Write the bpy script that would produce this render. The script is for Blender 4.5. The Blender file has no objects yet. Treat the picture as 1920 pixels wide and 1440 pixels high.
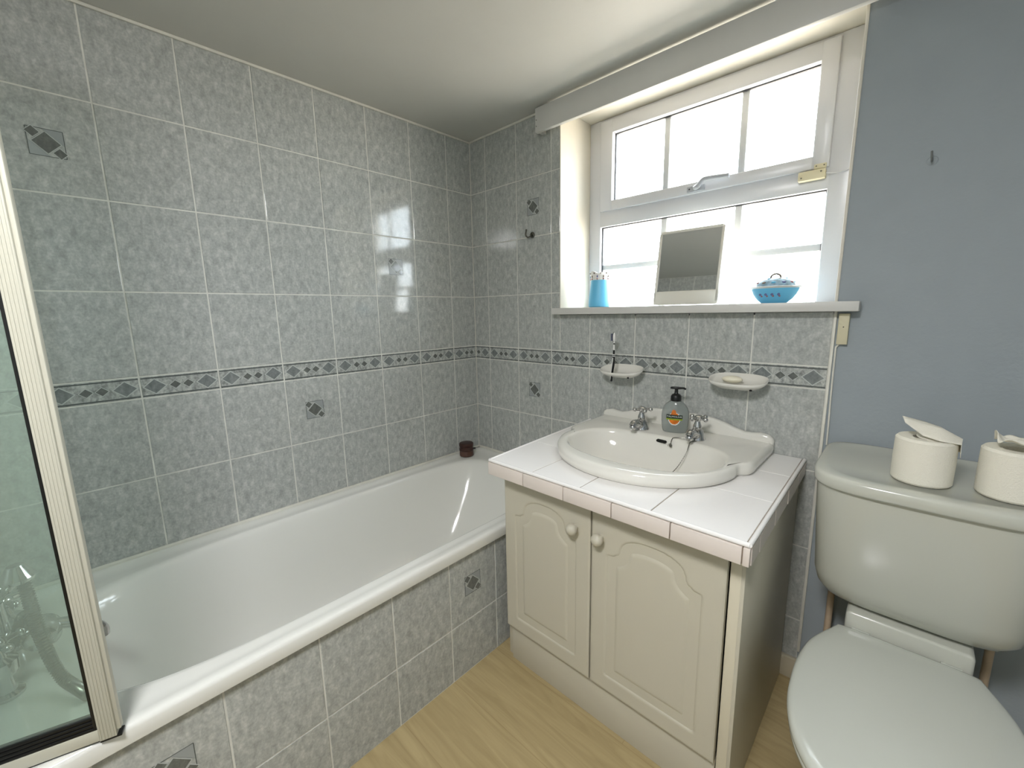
import bpy, bmesh, math, random
from mathutils import Vector, Matrix
random.seed(7)
C = bpy.context.scene.collection
S = bpy.context.scene
PI = math.pi

# ------------------------------------------------------------------ camera
cam = bpy.data.cameras.new('camera'); cam_o = bpy.data.objects.new('camera', cam); C.objects.link(cam_o)
cam_o.location = (1.66903, -1.4791, 1.19349)
cam_o.rotation_euler = (1.39991, 0.01831, 0.75843)
cam.sensor_width = 36; cam.lens = 36 * 786.715 / 1920; cam.clip_start = 0.02
S.camera = cam_o
# ------------------------------------------------------------------ exposure
S.view_settings.view_transform = 'Standard'; S.view_settings.look = 'None'
S.view_settings.exposure = 1.58; S.view_settings.gamma = 1.0; S.view_settings.use_curve_mapping = False
S.cycles.use_denoising = True
S.cycles.max_bounces = 14; S.cycles.diffuse_bounces = 8; S.cycles.glossy_bounces = 6
S.cycles.transparent_max_bounces = 12; S.cycles.sample_clamp_indirect = 6
# ------------------------------------------------------------------ overcast sky, warm bright ground bounce
W = bpy.data.worlds.new('world'); S.world = W; W.use_nodes = True
nt = W.node_tree; nt.nodes.clear()
wo = nt.nodes.new('ShaderNodeOutputWorld'); bg = nt.nodes.new('ShaderNodeBackground')
tc = nt.nodes.new('ShaderNodeTexCoord'); sp = nt.nodes.new('ShaderNodeSeparateXYZ'); cr = nt.nodes.new('ShaderNodeValToRGB')
mp = nt.nodes.new('ShaderNodeMapRange'); mp.inputs[1].default_value = -1; mp.inputs[2].default_value = 1
nt.links.new(tc.outputs['Generated'], sp.inputs[0]); nt.links.new(sp.outputs[2], mp.inputs[0])
nt.links.new(mp.outputs[0], cr.inputs[0]); nt.links.new(cr.outputs[0], bg.inputs[0]); nt.links.new(bg.outputs[0], wo.inputs[0])
cr.color_ramp.elements[0].position = 0.42; cr.color_ramp.elements[0].color = (0.80, 0.70, 0.60, 1)
cr.color_ramp.elements[1].position = 0.56; cr.color_ramp.elements[1].color = (0.86, 0.93, 1.0, 1)
SKY = 6.6
bg.inputs[1].default_value = SKY
# light portal in the window opening (guides sampling of the sky only)
pl = bpy.data.lights.new('window_portal', 'AREA'); pl.shape = 'RECTANGLE'; pl.size = 0.95; pl.size_y = 0.80
po = bpy.data.objects.new('window_portal', pl); C.objects.link(po); po.location = (1.03, 0.33, 1.59); po.rotation_euler = (-PI/2, 0, 0)
pl.cycles.is_portal = True
# added unseen fill lamp behind camera (its opal shade is built with the objects)
FILL = 6.5
lp = bpy.data.lights.new('fill_lamp_light', 'AREA'); lp.shape = 'DISK'; lp.size = 0.36; lp.energy = FILL; lp.color = (0.98, 0.97, 0.98); lp.spread = PI
lo = bpy.data.objects.new('fill_lamp_light', lp); C.objects.link(lo); lo.location = (1.50, -1.78, 1.895)

# ------------------------------------------------------------------ materials
def srgb(r, g, b):
    f = lambda c: ((c/255)/12.92 if c/255 <= 0.04045 else (((c/255)+0.055)/1.055)**2.4)
    return (f(r), f(g), f(b), 1)
def mat(name, col, rough=0.5, metal=0.0, spec=0.5, coat=0.0, trans=0.0, ior=1.45, noise=0.0, nscale=40, bump=0.0, bscale=60):
    m = bpy.data.materials.new(name); m.use_nodes = True; t = m.node_tree; b = t.nodes['Principled BSDF']
    b.inputs['Base Color'].default_value = col; b.inputs['Roughness'].default_value = rough
    b.inputs['Metallic'].default_value = metal; b.inputs['Specular IOR Level'].default_value = spec
    b.inputs['Coat Weight'].default_value = coat; b.inputs['Coat Roughness'].default_value = 0.05
    b.inputs['Transmission Weight'].default_value = trans; b.inputs['IOR'].default_value = ior
    tcn = t.nodes.new('ShaderNodeTexCoord')
    if noise > 0:
        n = t.nodes.new('ShaderNodeTexNoise'); n.inputs['Scale'].default_value = nscale; n.inputs['Detail'].default_value = 4
        r = t.nodes.new('ShaderNodeValToRGB')
        r.color_ramp.elements[0].color = tuple(c*(1-noise) for c in col[:3])+(1,); r.color_ramp.elements[1].color = tuple(min(1, c*(1+noise)) for c in col[:3])+(1,)
        r.color_ramp.elements[0].position = .3; r.color_ramp.elements[1].position = .7
        t.links.new(tcn.outputs['Object'], n.inputs['Vector']); t.links.new(n.outputs[0], r.inputs[0]); t.links.new(r.outputs[0], b.inputs['Base Color'])
    if bump > 0:
        n = t.nodes.new('ShaderNodeTexNoise'); n.inputs['Scale'].default_value = bscale; n.inputs['Detail'].default_value = 3
        bp = t.nodes.new('ShaderNodeBump'); bp.inputs['Strength'].default_value = bump; bp.inputs['Distance'].default_value = 0.002
        t.links.new(tcn.outputs['Object'], n.inputs['Vector']); t.links.new(n.outputs[0], bp.inputs['Height']); t.links.new(bp.outputs[0], b.inputs['Normal'])
    return m
def tile_mat(name, lo, mid, hi, spec=0.5, rough=0.08):
    """glazed marbled tile; pattern runs on the tile's own UV so that every tile differs"""
    m = bpy.data.materials.new(name); m.use_nodes = True; t = m.node_tree; b = t.nodes['Principled BSDF']
    uv = t.nodes.new('ShaderNodeUVMap'); uv.uv_map = 'UVMap'
    mpg = t.nodes.new('ShaderNodeMapping'); mpg.inputs['Rotation'].default_value = (0, 0, math.radians(38)); mpg.inputs['Scale'].default_value = (64, 32, 1)
    n1 = t.nodes.new('ShaderNodeTexNoise'); n1.inputs['Scale'].default_value = 1.0; n1.inputs['Detail'].default_value = 9; n1.inputs['Roughness'].default_value = 0.68; n1.inputs['Distortion'].default_value = 0.35
    n2 = t.nodes.new('ShaderNodeTexNoise'); n2.inputs['Scale'].default_value = 150; n2.inputs['Detail'].default_value = 3
    n3 = t.nodes.new('ShaderNodeTexNoise'); n3.inputs['Scale'].default_value = 38; n3.inputs['Detail'].default_value = 4
    cr1 = t.nodes.new('ShaderNodeValToRGB'); e = cr1.color_ramp.elements
    e[0].position = .30; e[0].color = lo; e[1].position = .72; e[1].color = hi; em = e.new(.5); em.color = mid
    t.links.new(uv.outputs[0], mpg.inputs[0]); t.links.new(mpg.outputs[0], n1.inputs['Vector'])
    t.links.new(uv.outputs[0], n2.inputs['Vector']); t.links.new(uv.outputs[0], n3.inputs['Vector'])
    a1 = t.nodes.new('ShaderNodeMath'); a1.operation = 'MULTIPLY_ADD'; a1.inputs[1].default_value = 0.40; a1.inputs[2].default_value = -0.20
    a2 = t.nodes.new('ShaderNodeMath'); a2.operation = 'ADD'
    a3 = t.nodes.new('ShaderNodeMath'); a3.operation = 'MULTIPLY_ADD'; a3.inputs[1].default_value = 0.26; a3.inputs[2].default_value = -0.13
    a4 = t.nodes.new('ShaderNodeMath'); a4.operation = 'ADD'
    t.links.new(n2.outputs[0], a1.inputs[0]); t.links.new(n1.outputs[0], a2.inputs[0]); t.links.new(a1.outputs[0], a2.inputs[1])
    t.links.new(n3.outputs[0], a3.inputs[0]); t.links.new(a2.outputs[0], a4.inputs[0]); t.links.new(a3.outputs[0], a4.inputs[1])
    t.links.new(a4.outputs[0], cr1.inputs[0]); t.links.new(cr1.outputs[0], b.inputs['Base Color'])
    bp = t.nodes.new('ShaderNodeBump'); bp.inputs['Strength'].default_value = 0.05; bp.inputs['Distance'].default_value = 0.001
    t.links.new(n1.outputs[0], bp.inputs['Height']); t.links.new(bp.outputs[0], b.inputs['Normal'])
    b.inputs['Roughness'].default_value = rough; b.inputs['Specular IOR Level'].default_value = spec
    return m
M = {}
M['tile'] = tile_mat('grey_marbled_tile', srgb(152,155,151), srgb(171,174,170), srgb(196,198,193))
M['tile_band'] = tile_mat('border_ground', srgb(118,122,118), srgb(164,167,163), srgb(204,206,200))
M['diamond'] = tile_mat('border_diamond', srgb(108,113,112), srgb(122,127,126), srgb(140,144,142))
M['diamond_dark'] = tile_mat('border_small_diamond', srgb(88,91,88), srgb(100,103,99), srgb(114,117,112))
M['pale_line'] = mat('border_pale_line', srgb(186,190,186), .2)
M['dark_line'] = mat('border_dark_line', srgb(88,93,91), .2)
M['grout'] = mat('pale_grout', srgb(212,212,204), .8, noise=.12, nscale=18)
M['sealant'] = mat('cream_sealant', srgb(216,214,203), .45, noise=.08, nscale=14)
M['ceiling'] = mat('ceiling_paint', srgb(192,192,186), .5, noise=.015, nscale=5, bump=.25, bscale=30)
M['blue_paint'] = mat('blue_grey_paint', srgb(152,160,164), .7, noise=.02, nscale=12, bump=.3, bscale=120)
M['white_paint'] = mat('white_gloss_paint', srgb(205,204,199), .35, noise=.02, nscale=9, bump=.08, bscale=30)
M['reveal'] = mat('cream_reveal_paint', srgb(214,209,196), .5, noise=.02, nscale=8, bump=.15, bscale=30)
M['upvc'] = mat('white_upvc', srgb(202,204,208), .25)
M['handle_grey'] = mat('satin_handle', srgb(168,172,178), .3)
M['gasket'] = mat('dark_gasket', srgb(60,60,62), .6)
M['bar'] = mat('glazing_bar_white', srgb(205,205,205), .4)
M['cream_plastic'] = mat('aged_cream_plastic', srgb(205,198,168), .45)
M['bath'] = mat('bath_acrylic', srgb(222,222,216), .12, coat=.3)
M['porcelain'] = mat('white_porcelain', srgb(222,220,212), .08, coat=.4)
M['wc'] = mat('toilet_porcelain', srgb(190,191,180), .16, coat=.2)
M['seat'] = mat('toilet_seat_plastic', srgb(192,195,186), .14)
M['cabinet'] = mat('cream_vinyl_door', srgb(192,187,170), .42, noise=.01, nscale=6)
M['panel_edge'] = mat('cream_board_edge', srgb(208,201,180), .55)
M['white_tile'] = mat('white_worktop_tile', srgb(236,234,232), .16, noise=.008, nscale=4)
M['edge_tile'] = mat('cream_edge_tile', srgb(218,208,200), .25, noise=.01, nscale=6)
M['brown_grout'] = mat('brown_grout', srgb(150,138,122), .8, noise=.2, nscale=60)
M['chrome'] = mat('chrome', srgb(200,200,200), .12, metal=1)
M['dark_chrome'] = mat('dull_chrome', srgb(120,118,112), .25, metal=1)
M['black'] = mat('black_plastic', srgb(22,24,24), .35)
M['hole'] = mat('dark_hole', srgb(20,20,18), .8)
M['rubber'] = mat('black_rubber', srgb(14,15,14), .4)
M['screen_frame'] = mat('cream_aluminium', srgb(190,188,173), .4)
M['brown'] = mat('dark_brown_wood', srgb(56,32,26), .35, noise=.25, nscale=40)
M['brown_light'] = mat('brown_band', srgb(84,58,48), .4)
M['soap'] = mat('cream_soap', srgb(236,230,208), .4)
M['brush_white'] = mat('brush_white', srgb(228,228,224), .3)
M['bristle'] = mat('bristles', srgb(90,96,120), .7)
M['sky_blue'] = mat('sky_blue_enamel', srgb(104,184,222), .38)
M['enamel_white'] = mat('white_enamel', srgb(228,226,222), .15, coat=.5)
M['lid_glaze'] = mat('pale_blue_grey_glaze', srgb(150,180,200), .3, noise=.35, nscale=70)
M['floral_dark'] = mat('floral_motif', srgb(96,104,150), .3)
M['floral_pink'] = mat('floral_pink', srgb(150,104,110), .3)
M['floral_bronze'] = mat('floral_rim', srgb(110,96,84), .3)
M['green_label'] = mat('lime_label', srgb(140,160,40), .4)
M['orange_label'] = mat('almond_orange', srgb(205,110,24), .4, noise=.35, nscale=90)
M['dark_label'] = mat('dark_green_label', srgb(12,34,24), .4)
M['white_label'] = mat('label_white', srgb(225,228,224), .4)
M['paper'] = mat('tissue_paper', srgb(226,222,208), .95, bump=.6, bscale=400)
M['pipe'] = mat('old_painted_pipe', srgb(190,170,145), .5, noise=.15, nscale=20)
M['skirting'] = mat('cream_skirting', srgb(190,182,160), .5)
M['hook_grey'] = mat('painted_hook', srgb(112,116,114), .5)
M['door_paint'] = mat('door_white', srgb(225,222,210), .4)
M['mirror'] = mat('mirror_silver', srgb(246,250,255), .02, metal=1)
M['ext'] = mat('exterior_render', srgb(232,220,196), .8)
M['exterior_ground'] = mat('exterior_ground', srgb(170,165,150), .9)

def glass_mat(name, tint, spec=0.08, haze=0.0, hazecol=(0.7,0.8,0.75,1)):
    m = bpy.data.materials.new(name); m.use_nodes = True; t = m.node_tree; t.nodes.clear()
    o = t.nodes.new('ShaderNodeOutputMaterial'); tr = t.nodes.new('ShaderNodeBsdfTransparent'); tr.inputs[0].default_value = tint
    gl = t.nodes.new('ShaderNodeBsdfGlossy'); gl.inputs['Roughness'].default_value = 0.02
    lw = t.nodes.new('ShaderNodeLayerWeight'); lw.inputs[0].default_value = 0.5
    pw = t.nodes.new('ShaderNodeMath'); pw.operation = 'POWER'; pw.inputs[1].default_value = 5; t.links.new(lw.outputs['Facing'], pw.inputs[0])
    fr = t.nodes.new('ShaderNodeMath'); fr.operation = 'MULTIPLY_ADD'; fr.inputs[1].default_value = .9; fr.inputs[2].default_value = .035; t.links.new(pw.outputs[0], fr.inputs[0])
    mx = t.nodes.new('ShaderNodeMixShader'); t.links.new(fr.outputs[0], mx.inputs[0]); t.links.new(tr.outputs[0], mx.inputs[1]); t.links.new(gl.outputs[0], mx.inputs[2])
    out = mx
    if haze > 0:
        df = t.nodes.new('ShaderNodeBsdfDiffuse'); df.inputs[0].default_value = hazecol
        m2 = t.nodes.new('ShaderNodeMixShader'); m2.inputs[0].default_value = haze
        t.links.new(mx.outputs[0], m2.inputs[1]); t.links.new(df.outputs[0], m2.inputs[2]); out = m2
    t.links.new(out.outputs[0], o.inputs[0]); return m
M['glass'] = glass_mat('window_glass', (0.97, 0.98, 0.98, 1))
M['screen_glass'] = glass_mat('limescaled_screen_glass', (0.80, 0.87, 0.83, 1), haze=0.20, hazecol=srgb(190,205,192))
m = bpy.data.materials.new('clear_grey_bottle'); m.use_nodes = True
b = m.node_tree.nodes['Principled BSDF']; b.inputs['Base Color'].default_value = srgb(150,158,154); b.inputs['Roughness'].default_value = .1
b.inputs['Alpha'].default_value = 0.55; M['bottle'] = m
# laminate floor
m = bpy.data.materials.new('oak_laminate'); m.use_nodes = True; t = m.node_tree; b = t.nodes['Principled BSDF']
tcn = t.nodes.new('ShaderNodeTexCoord'); mg = t.nodes.new('ShaderNodeMapping'); mg.inputs['Scale'].default_value = (3.0, 30, 1)
n1 = t.nodes.new('ShaderNodeTexNoise'); n1.inputs['Scale'].default_value = 1; n1.inputs['Detail'].default_value = 8; n1.inputs['Distortion'].default_value = 1.6; n1.inputs['Roughness'].default_value = .6
n2 = t.nodes.new('ShaderNodeTexNoise'); n2.inputs['Scale'].default_value = 5; n2.inputs['Detail'].default_value = 3
br = t.nodes.new('ShaderNodeTexBrick'); br.inputs['Scale'].default_value = 1; br.inputs['Brick Width'].default_value = 1.2; br.inputs['Row Height'].default_value = .19; br.inputs['Mortar Size'].default_value = .0012
br.inputs['Color1'].default_value = (.96,.96,.96,1); br.inputs['Color2'].default_value = (1,1,1,1); br.inputs['Mortar'].default_value = (.84,.81,.76,1)
rp = t.nodes.new('ShaderNodeValToRGB'); rp.color_ramp.elements[0].position = .3; rp.color_ramp.elements[0].color = srgb(160,142,102); rp.color_ramp.elements[1].position = .72; rp.color_ramp.elements[1].color = srgb(182,164,122)
mm = t.nodes.new('ShaderNodeMix'); mm.data_type = 'RGBA'; mm.blend_type = 'MULTIPLY'; mm.inputs[0].default_value = 1
t.links.new(tcn.outputs['Object'], mg.inputs[0]); t.links.new(mg.outputs[0], n1.inputs['Vector']); t.links.new(tcn.outputs['Object'], br.inputs['Vector'])
t.links.new(n1.outputs[0], rp.inputs[0]); t.links.new(rp.outputs[0], mm.inputs[6]); t.links.new(br.outputs[0], mm.inputs[7]); t.links.new(mm.outputs[2], b.inputs['Base Color'])
b.inputs['Roughness'].default_value = .42
M['floor'] = m
m = bpy.data.materials.new('fill_lamp_opal'); m.use_nodes = True; t = m.node_tree; t.nodes.clear()  # glow for the shade of the added fill lamp
o_ = t.nodes.new('ShaderNodeOutputMaterial'); e_ = t.nodes.new('ShaderNodeEmission'); e_.inputs[0].default_value = (.97, .97, 1.0, 1); e_.inputs[1].default_value = 16.0
t.links.new(e_.outputs[0], o_.inputs[0]); M['opal'] = m

# ------------------------------------------------------------------ mesh builder
class MB:
    def __init__(s): s.v = []; s.f = []; s.m = []; s.mats = []; s.uv = {}; s.sm = []
    def mi(s, k):
        if k not in s.mats: s.mats.append(k)
        return s.mats.index(k)
    def add(s, vs, fs, k, smooth=False, uvs=None):
        o = len(s.v); s.v += [tuple(p) for p in vs]; i = s.mi(k)
        for n, f in enumerate(fs):
            s.f.append(tuple(a+o for a in f)); s.m.append(i); s.sm.append(smooth)
            if uvs: s.uv[len(s.f)-1] = [uvs[a] for a in f]
    def box(s, a, b, k, bev=0.0, seg=2, T=None):
        bm = bmesh.new(); bmesh.ops.create_cube(bm, size=1)
        for v in bm.verts:
            v.co = Vector(((a[0]+b[0])/2+v.co.x*(b[0]-a[0]), (a[1]+b[1])/2+v.co.y*(b[1]-a[1]), (a[2]+b[2])/2+v.co.z*(b[2]-a[2])))
        if bev: bmesh.ops.bevel(bm, geom=list(bm.edges), offset=bev, segments=seg, profile=.5, affect='EDGES')
        s.bm(bm, k, T, smooth=bev > 0)
    def bm(s, bm, k, T=None, smooth=False):
        bm.verts.index_update()
        vs = [(T @ v.co if T else v.co.copy()) for v in bm.verts]
        s.add(vs, [[v.index for v in f.verts] for f in bm.faces], k, smooth); bm.free()
    def prism(s, poly, d0, d1, axis, k, bev=0.0, seg=2, T=None):
        """poly in the plane normal to axis: axis 'y' -> (x,z), 'x' -> (y,z), 'z' -> (x,y)"""
        def P(p, d): return {'y': (p[0], d, p[1]), 'x': (d, p[0], p[1]), 'z': (p[0], p[1], d)}[axis]
        bm = bmesh.new(); A = [bm.verts.new(P(p, d0)) for p in poly]; B = [bm.verts.new(P(p, d1)) for p in poly]
        n = len(poly); f0 = bm.faces.new(A); f1 = bm.faces.new(B[::-1])
        for i in range(n): bm.faces.new((A[i], B[i], B[(i+1) % n], A[(i+1) % n]))
        bmesh.ops.recalc_face_normals(bm, faces=bm.faces)
        if bev: bmesh.ops.bevel(bm, geom=list(set(f0.edges) | set(f1.edges)), offset=bev, segments=seg, profile=.5, affect='EDGES')
        s.bm(bm, k, T, smooth=bev > 0)
    def lathe(s, prof, k, c=(0,0,0), n=32, T=None, sx=1, sy=1, cap=True):
        vs = []; fs = []
        for r, z in prof:
            for i in range(n):
                a = 2*PI*i/n; p = Vector((c[0]+sx*r*math.cos(a), c[1]+sy*r*math.sin(a), c[2]+z)); vs.append(T @ p if T else p)
        m = len(prof)
        for j in range(m-1):
            for i in range(n): fs.append((j*n+i, j*n+(i+1) % n, (j+1)*n+(i+1) % n, (j+1)*n+i))
        if cap: fs.append(tuple(range(n))[::-1]); fs.append(tuple(range((m-1)*n, m*n)))
        s.add(vs, fs, k, True)
    def tube(s, pts, r, k, n=12, closed=False, ribs=False):
        pts = [Vector(p) for p in pts]; m = len(pts); rs = r if isinstance(r, (list, tuple)) else [r]*m
        tang = [((pts[(i+1) % m] if closed or i < m-1 else pts[i]) - (pts[i-1] if closed or i > 0 else pts[i])).normalized() for i in range(m)]
        up = Vector((0,0,1)) if abs(tang[0].z) < .9 else Vector((1,0,0)); vs = []; fs = []
        nrm = (up - tang[0]*up.dot(tang[0])).normalized()
        for i in range(m):
            nrm = (nrm - tang[i]*nrm.dot(tang[i])).normalized(); bn = tang[i].cross(nrm)
            for j in range(n):
                a = 2*PI*j/n; vs.append(pts[i] + (nrm*math.cos(a)+bn*math.sin(a))*rs[i])
        for i in range(m if closed else m-1):
            for j in range(n): fs.append((i*n+j, i*n+(j+1) % n, ((i+1) % m)*n+(j+1) % n, ((i+1) % m)*n+j))
        if not closed: fs.append(tuple(range(n))[::-1]); fs.append(tuple(range((m-1)*n, m*n)))
        s.add(vs, fs, k, True)
    def ball(s, c, r, k, n=16, sc=(1,1,1)):
        prof = [(max(1e-5, r*math.sin(PI*i/n)), -r*math.cos(PI*i/n)) for i in range(n+1)]
        T = Matrix.Translation(Vector(c)) @ Matrix.Diagonal((*sc, 1)); s.lathe(prof, k, n=n*2, T=T)
    def loft(s, rings, k, cap0=False, cap1=False, smooth=True):
        n = len(rings[0]); vs = [p for r in rings for p in r]; fs = []
        for j in range(len(rings)-1):
            for i in range(n): fs.append((j*n+i, j*n+(i+1) % n, (j+1)*n+(i+1) % n, (j+1)*n+i))
        if cap0: fs.append(tuple(range(n))[::-1])
        if cap1: fs.append(tuple(range((len(rings)-1)*n, len(rings)*n)))
        s.add(vs, fs, k, smooth)
    def build(s, name, parent=None, label=None, cat=None, group=None, kind=None, sharp=35, fix=True):
        me = bpy.data.meshes.new(name); me.from_pydata(s.v, [], s.f)
        for k in s.mats: me.materials.append(M[k])
        me.polygons.foreach_set('material_index', s.m); me.polygons.foreach_set('use_smooth', s.sm)
        if s.uv:
            l = me.uv_layers.new(name='UVMap')
            for pi, uvs in s.uv.items():
                p = me.polygons[pi]
                for li, c in zip(p.loop_indices, uvs): l.data[li].uv = c
        me.update()
        if fix:
            bm = bmesh.new(); bm.from_mesh(me); bmesh.ops.recalc_face_normals(bm, faces=bm.faces); bm.to_mesh(me); bm.free()
        if any(s.sm): me.set_sharp_from_angle(angle=math.radians(sharp))
        o = bpy.data.objects.new(name, me); C.objects.link(o)
        link(o, parent); tag(o, label, cat, group, kind); return o
def worg(o):
    v = Vector((0,0,0))
    while o: v += o.location; o = o.parent
    return v
def link(o, parent):
    if parent: o.parent = parent; o.location = -worg(parent)
def tag(o, label=None, cat=None, group=None, kind=None):
    for k, v in (('label', label), ('category', cat), ('group', group), ('kind', kind)):
        if v: o[k] = v
def thing(name, loc, label, cat, group=None, kind=None):
    o = bpy.data.objects.new(name, None); o.empty_display_size = .05; C.objects.link(o); o.location = loc; tag(o, label, cat, group, kind); return o
def smoothpath(pts, n=8):
    P = [Vector(p) for p in pts]; P = [P[0]]+P+[P[-1]]; out = []
    for i in range(1, len(P)-2):
        for j in range(n):
            t = j/n; a, b, c, d = P[i-1], P[i], P[i+1], P[i+2]
            out.append(.5*((2*b)+(c-a)*t+(2*a-5*b+4*c-d)*t*t+(3*b-a-3*c+d)*t**3))
    out.append(P[-2]); return out
def Z(a): return Matrix.Rotation(a, 4, 'Z')
def TR(x, y, z): return Matrix.Translation(Vector((x, y, z)))

# ------------------------------------------------------------------ tiling
G = .0021                # half a grout joint
def frame_map(org, u, v, n):
    org, u, v, n = map(Vector, (org, u, v, n))
    return lambda a, b, h: org + u*a + v*b + n*h
def tile_cell(mb, F, u0, u1, v0, v1, key='tile', ch=.0009, tilt=.0004):
    a0, a1, b0, b1 = u0+G, u1-G, v0+G, v1-G
    if a1-a0 < .004 or b1-b0 < .004: return
    ou, ov = random.uniform(0, 40), random.uniform(0, 40)
    t = [random.uniform(-tilt, tilt) for _ in range(3)]
    def hh(a, b): return t[0] + t[1]*(2*(a-a0)/(a1-a0)-1) + t[2]*(2*(b-b0)/(b1-b0)-1)
    P = [(a0,b0),(a1,b0),(a1,b1),(a0,b1)]; Q = [(a0+ch,b0+ch),(a1-ch,b0+ch),(a1-ch,b1-ch),(a0+ch,b1-ch)]
    vs = [F(a, b, -.003) for a, b in P] + [F(a, b, -.0006) for a, b in P] + [F(a, b, hh(a, b)) for a, b in Q]
    uv = [(a-a0+ou, b-b0+ov) for a, b in P+P+Q]
    fs = [(8,9,10,11)] + [(i, (i+1) % 4, 4+(i+1) % 4, 4+i) for i in range(4)] + [(4+i, 4+(i+1) % 4, 8+(i+1) % 4, 8+i) for i in range(4)]
    mb.add(vs, fs, key, False, uv)
def flat(mb, F, pts, h, key):
    mb.add([F(a, b, h) for a, b in pts], [tuple(range(len(pts)))], key, False, [(a*1.0, b*1.0) for a, b in pts])
def diamond(mb, F, u, v, a, b, key, clip=None):
    for s_, k, h in ((1.16, 'pale_line', .0011), (1.0, key, .0013)):
        pts = [(u-a*s_, v), (u, v-b*s_), (u+a*s_, v), (u, v+b*s_)]
        if clip:
            lo, hi = clip
            if u-a*s_ < lo and u+a*s_ > lo or u+a*s_ > hi and u-a*s_ < hi:
                if u > hi or u < lo: continue
                xs = []
                q = pts; out = []
                for c, sg in ((lo, 1), (hi, -1)):
                    out = []
                    for i in range(len(q)):
                        p, r = q[i], q[(i+1) % len(q)]; ip, ir = (p[0]-c)*sg >= 0, (r[0]-c)*sg >= 0
                        if ip: out.append(p)
                        if ip != ir:
                            tt = (c-p[0])/(r[0]-p[0]); out.append((c, p[1]+(r[1]-p[1])*tt))
                    q = out
                pts = q
            elif u < lo or u > hi: continue
        if len(pts) > 2: flat(mb, F, pts, h, k)
def border_cell(mb, F, g0, u0, u1, v0, v1):
    """one 200 mm border tile starting at grid line g0, clipped to u0..u1"""
    tile_cell(mb, F, u0, u1, v0, v1, 'tile_band', tilt=.0001)
    a, b = u0+G+.0008, u1-G-.0008; vm = (v0+v1)/2
    for vv in (v0+.0065, v1-.0065): flat(mb, F, [(a, vv-.0018), (b, vv-.0018), (b, vv+.0018), (a, vv+.0018)], .0010, 'dark_line')
    # pale zigzag outline between the big diamonds
    for du, a_, b_, k in ((.034, .0258, .0215, 'diamond'), (.0835, .0138, .0120, 'diamond_dark'), (.1165, .0138, .0120, 'diamond_dark'), (.166, .0258, .0215, 'diamond')):
        diamond(mb, F, g0+du, vm, a_, b_, k, (a, b))
def motif(mb, F, u, v, flip=1):
    flip = -flip if F(0,0,1).x-F(0,0,0).x > .5 else flip
    o = .033
    for (p, q) in (((-o,-o),(o,-o)), ((o,-o),(o,o)), ((o,o),(-o,o)), ((-o,o),(-o,-o))):
        d = Vector((q[0]-p[0], q[1]-p[1])).normalized(); nn = Vector((-d.y, d.x))*.0008
        flat(mb, F, [(u+p[0]-nn.x, v+p[1]-nn.y), (u+q[0]-nn.x, v+q[1]-nn.y), (u+q[0]+nn.x, v+q[1]+nn.y), (u+p[0]+nn.x, v+p[1]+nn.y)], .0008, 'dark_line')
    flat(mb, F, [(u+flip*o*.98, v+o*.98), (u+flip*o*.98, v-o*.1), (u-flip*o*.1, v+o*.98)], .0008, 'dark_line2')
    flat(mb, F, [(u-flip*o*.98, v-o*.98), (u-flip*o*.98, v+o*.1), (u+flip*o*.1, v-o*.98)], .0008, 'dark_line2')
    for cx, cy, a, k in ((0, 0, .026, 'diamond_dark'), (-.0225*flip, .0225, .0128, 'diamond_dark'), (.0225*flip, -.0225, .0128, 'diamond_dark')):
        e = .0022
        flat(mb, F, [(u+cx-a-e, v+cy), (u+cx, v+cy-a-e), (u+cx+a+e, v+cy), (u+cx, v+cy+a+e)], .0010, 'pale_line')
        flat(mb, F, [(u+cx-a, v+cy), (u+cx, v+cy-a), (u+cx+a, v+cy), (u+cx, v+cy+a)], .0012, k)
M['dark_line2'] = mat('motif_mid_grey', srgb(150,155,154), .2)
ZB0, ZB1 = .9547, 1.021
ZR = [0.0, .2077, .4567, .7057, ZB0, ZB1, 1.270, 1.519, 1.768, 2.0112]
H = 2.0112
def grid_wall(mb, F, ulines, umax, rect_ok, motifs=()):
    for i in range(len(ulines)-1):
        u0, u1 = ulines[i], ulines[i+1]; g0 = u1-.2 if i == 0 else u0
        for j in range(len(ZR)-1):
            v0, v1 = ZR[j], ZR[j+1]
            for (a0, a1, b0, b1) in rect_ok(u0, u1, v0, v1):
                if v0 == ZB0: border_cell(mb, F, g0, a0, a1, b0, b1)
                else: tile_cell(mb, F, a0, a1, b0, b1)
    for (u, v, fl) in motifs: motif(mb, F, u, v, fl)

BATH_END = -1.72
# wall_left : u runs along -y
mb = MB(); F = frame_map((0,0,0), (0,-1,0), (0,0,1), (1,0,0))
ul = [0.0] + [.1488+.2*i for i in range(8)] + [1.72]
grid_wall(mb, F, ul, 1.72, lambda a, b, c, d: [(a, b, c, d)], [(.8500, .8302, 1), (1.4488, 1.6435, 1), (.4508, 1.3945, 1)])
mb.box((-.10, -2.62, 0), (-.0012, .10, H), 'grout')
mb.build('wall_left', kind='structure')
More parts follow.
